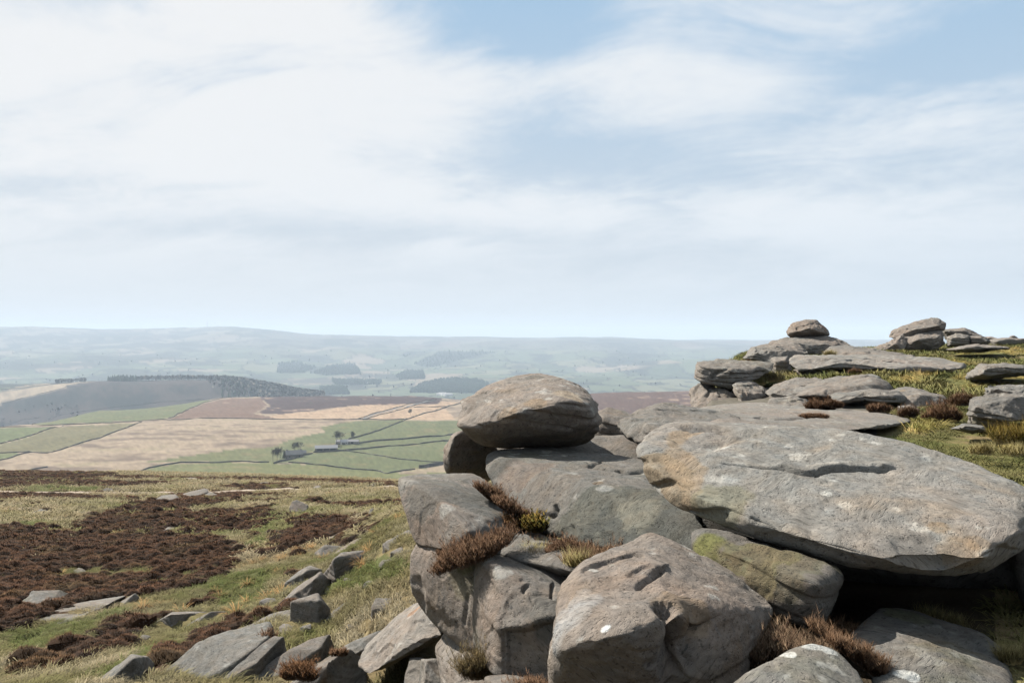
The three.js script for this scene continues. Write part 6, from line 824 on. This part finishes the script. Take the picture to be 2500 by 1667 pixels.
bareTree('tall bare tree with several narrow stems beside the farmhouse', 675.5, 1128, 600, 16, { trunks: 3, gap: 4.5, wide: 0.6 });
bareTree('spreading bare tree behind the farmhouse roof', 724, 1108, 600, 15, { trunks: 2, gap: 4, wide: 1.3 });
bareTree('bare tree with a full rounded crown above the white-roofed sheds', 826, 1084, 600, 17, { trunks: 2, gap: 5, wide: 0.9 });
bareTree('slender bare tree rising from behind the white-roofed sheds', 861, 1078, 600, 14, { wide: 0.8 });
bareTree('lone small tree standing beside the diagonal wall up the hill', 1002, 1015, 1000, 13, { wide: 1.2 });
bareTree('small bare bush-like tree between the barn and the sheds', 822, 1099, 600, 7, { trunks: 3, gap: 4, wide: 1.5 });
const coneGeo = (seed, k, tone) => { const r = rng(seed), s = new Soup(); s.limb([0, -0.05, 0], [0, 0.6, 0], 0.03, 0.02, [0.08, 0.06, 0.05], 4); for (let i = 0; i < k; i++) { const t = Math.pow(r(), 0.8), y = 0.1 + t * 0.9, q = (1 - t) * 0.24 + 0.03, a = r() * 6.283, v = tone * (0.6 + r() * 0.8), c = [0.8 * v, v, 0.75 * v]; s.tri([Math.cos(a) * q * 0.2, y + 0.03, Math.sin(a) * q * 0.2], [Math.cos(a + 0.35) * q, y - 0.06, Math.sin(a + 0.35) * q], [Math.cos(a - 0.35) * q, y - 0.07, Math.sin(a - 0.35) * q], c, c, c, [Math.cos(a) * 0.7, 0.6, Math.sin(a) * 0.7]); } return s.geo(); };
const crownGeo = (seed, k) => { const r = rng(seed), s = new Soup(); s.limb([0, -0.05, 0], [0, 0.55, 0], 0.03, 0.015, [0.7, 0.6, 0.5], 4); for (let i = 0; i < k; i++) { const a = r() * 6.283, e = Math.acos(1 - 1.7 * r()), q = Math.pow(r(), 0.4) * (0.8 + 0.3 * noise(a, e, seed)), x = Math.sin(e) * Math.cos(a) * 0.34 * q, y = 0.62 + Math.cos(e) * 0.36 * q, z = Math.sin(e) * Math.sin(a) * 0.34 * q, v = 0.6 + r() * 0.8, w = 0.012 + r() * 0.02, c = [v, v, v]; s.tri([x * 0.4, y - 0.2, z * 0.4], [x - w, y, z], [x + w, y + 0.05, z + w], c, c, c, [x, 0.4, z]); } return s.geo(); };
{ const pine = coneGeo(71, 170, 1), bare = crownGeo(72, 260);
  const [X, Z] = world(240, 929, 2500); const g = base('conifer_tree', X, ground(X, -Z), -Z), gg = pine.clone(); { const c = gg.attributes.color; for (let i = 0; i < c.count * 3; i++) c.array[i] *= 0.045; } gg.scale(19, 19, 19); addMesh('crown', gg, MAT.leaf, g); const tr = new Soup(); tr.limb([0, -1, 0], [0, 9, 0], 0.5, 0.3, [0.07, 0.055, 0.045], 6); addMesh('trunk', tr.geo(), MAT.leaf, g); tag(g, 'dark conifer, outermost of the trees standing on the ridge top', 'tree', 'conifers at the end of the ridge');
  const g2 = g.clone(); g2.name = numbered('conifer_tree'); const [X2, Z2a] = world(247, 929, 2500); g2.position.set(X2, ground(X2, -Z2a), -Z2a); g2.scale.setScalar(0.85); scene.add(g2); tag(g2, 'slightly smaller dark conifer next to the outermost one on the ridge top', 'tree', 'conifers at the end of the ridge');
  const [X3, Z3a] = world(700, 1119, 600); const g3 = g.clone(); g3.name = numbered('conifer_tree'); g3.position.set((693 - CX) / F0 * Z3a, ground((693 - CX) / F0 * Z3a, -Z3a), -Z3a); g3.scale.setScalar(0.5); scene.add(g3); tag(g3, 'small dark evergreen next to the stone farmhouse', 'tree'); delete g3.userData.group;
  const r = rng(77), A = [], B = [], C = [], D = [];
  const put = (list, px, z, h, c, wd = 1) => { const X = (px - CX) / F0 * z, y = ground(X, -z); list.push([place(X, y, -z, h * wd, h, r() * 6.283, 0.04, r() * 6.283), jit(r, c, 0.3)]); };
  for (let i = 0; i < 260; i++) put(A, 262 + (r() + r()) * 36, 2640 + r() * 130, 11 + r() * r() * 15, [0.05, 0.06, 0.045]);
  for (let i = 0; i < 90; i++) put(B, 136 + r() * 76, 2650 + r() * 100, 9 + r() * 6, [0.10, 0.09, 0.075], 1.4);
  for (let i = 0; i < 230; i++) put(B, 330 + r() * 200, 2660 + r() * 110, 12 + r() * 8, [0.14, 0.12, 0.10]);
  for (let i = 0; i < 2600; i++) { const px = 500 + Math.pow(r(), 0.5) * 290, z = 2330 + r() * 420; if (z < 2330 + (790 - px) * 0.75 - 120 * r()) continue; put(B, px, z, 11 + r() * 8, [0.12, 0.11, 0.095], 1.1); }
  for (let i = 0; i < 500; i++) { const px = 540 + r() * 250, z = 2300 + r() * 380; put(A, px, z, 11 + r() * 6, [0.055, 0.065, 0.045]); }
  for (let i = 0; i < 300; i++) { const px = -60 + r() * 250, z = 2100 + r() * 250; if (fbm(px * 0.02, 1, z * 0.01, 3) > 0.1) put(C, px, z, 4 + r() * 4, [0.035, 0.038, 0.03], 1.5); }
  scatter('ridge_wood', 'hazy wood of bare and dark evergreen trees along the ridge above the fields', 'wood', [['tree', pine, A], ['tree', bare, B], ['bush', bare, C]]);
  const E = [];
  for (let i = 0; i < 60000 && D.length < 6500; i++) { const px = 640 + r() * 620, z = 3150 + r() * r() * 3600, X = (px - CX) / F0 * z; if (WOODS.some((a) => a(X, z))) put(D, px, z, 13 + r() * 9, [0.045, 0.055, 0.042], 1.3); }
  for (let i = 0; i < 26000 && E.length < 500; i++) { const px = -80 + r() * 1750, z = 3150 + r() * 3600, X = (px - CX) / F0 * z, [id, edge] = patch(X, z, 260); if (edge < 0.09 || fbm(X * 0.0016, 1, z * 0.0016, 4) + fbm(X * 0.006, 7, z * 0.006, 3) * 0.6 > 0.2) put(E, px, z, 8 + r() * 8, [0.05, 0.053, 0.042], 1.2); }
  scatter('valley_woods', 'distant blue-hazed woods and hedgerow trees on the far side of the valley', 'wood', [['tree', pine, D], ['tree', bare, E]]);
}

// ---------------------------------------------------------------- picture
const renderer = new THREE.WebGLRenderer({ antialias: true });
renderer.setSize(1024, 682);
renderer.toneMapping = THREE.LinearToneMapping;
renderer.toneMappingExposure = EXPOSURE;
renderer.shadowMap.enabled = true;
renderer.render(scene, camera);
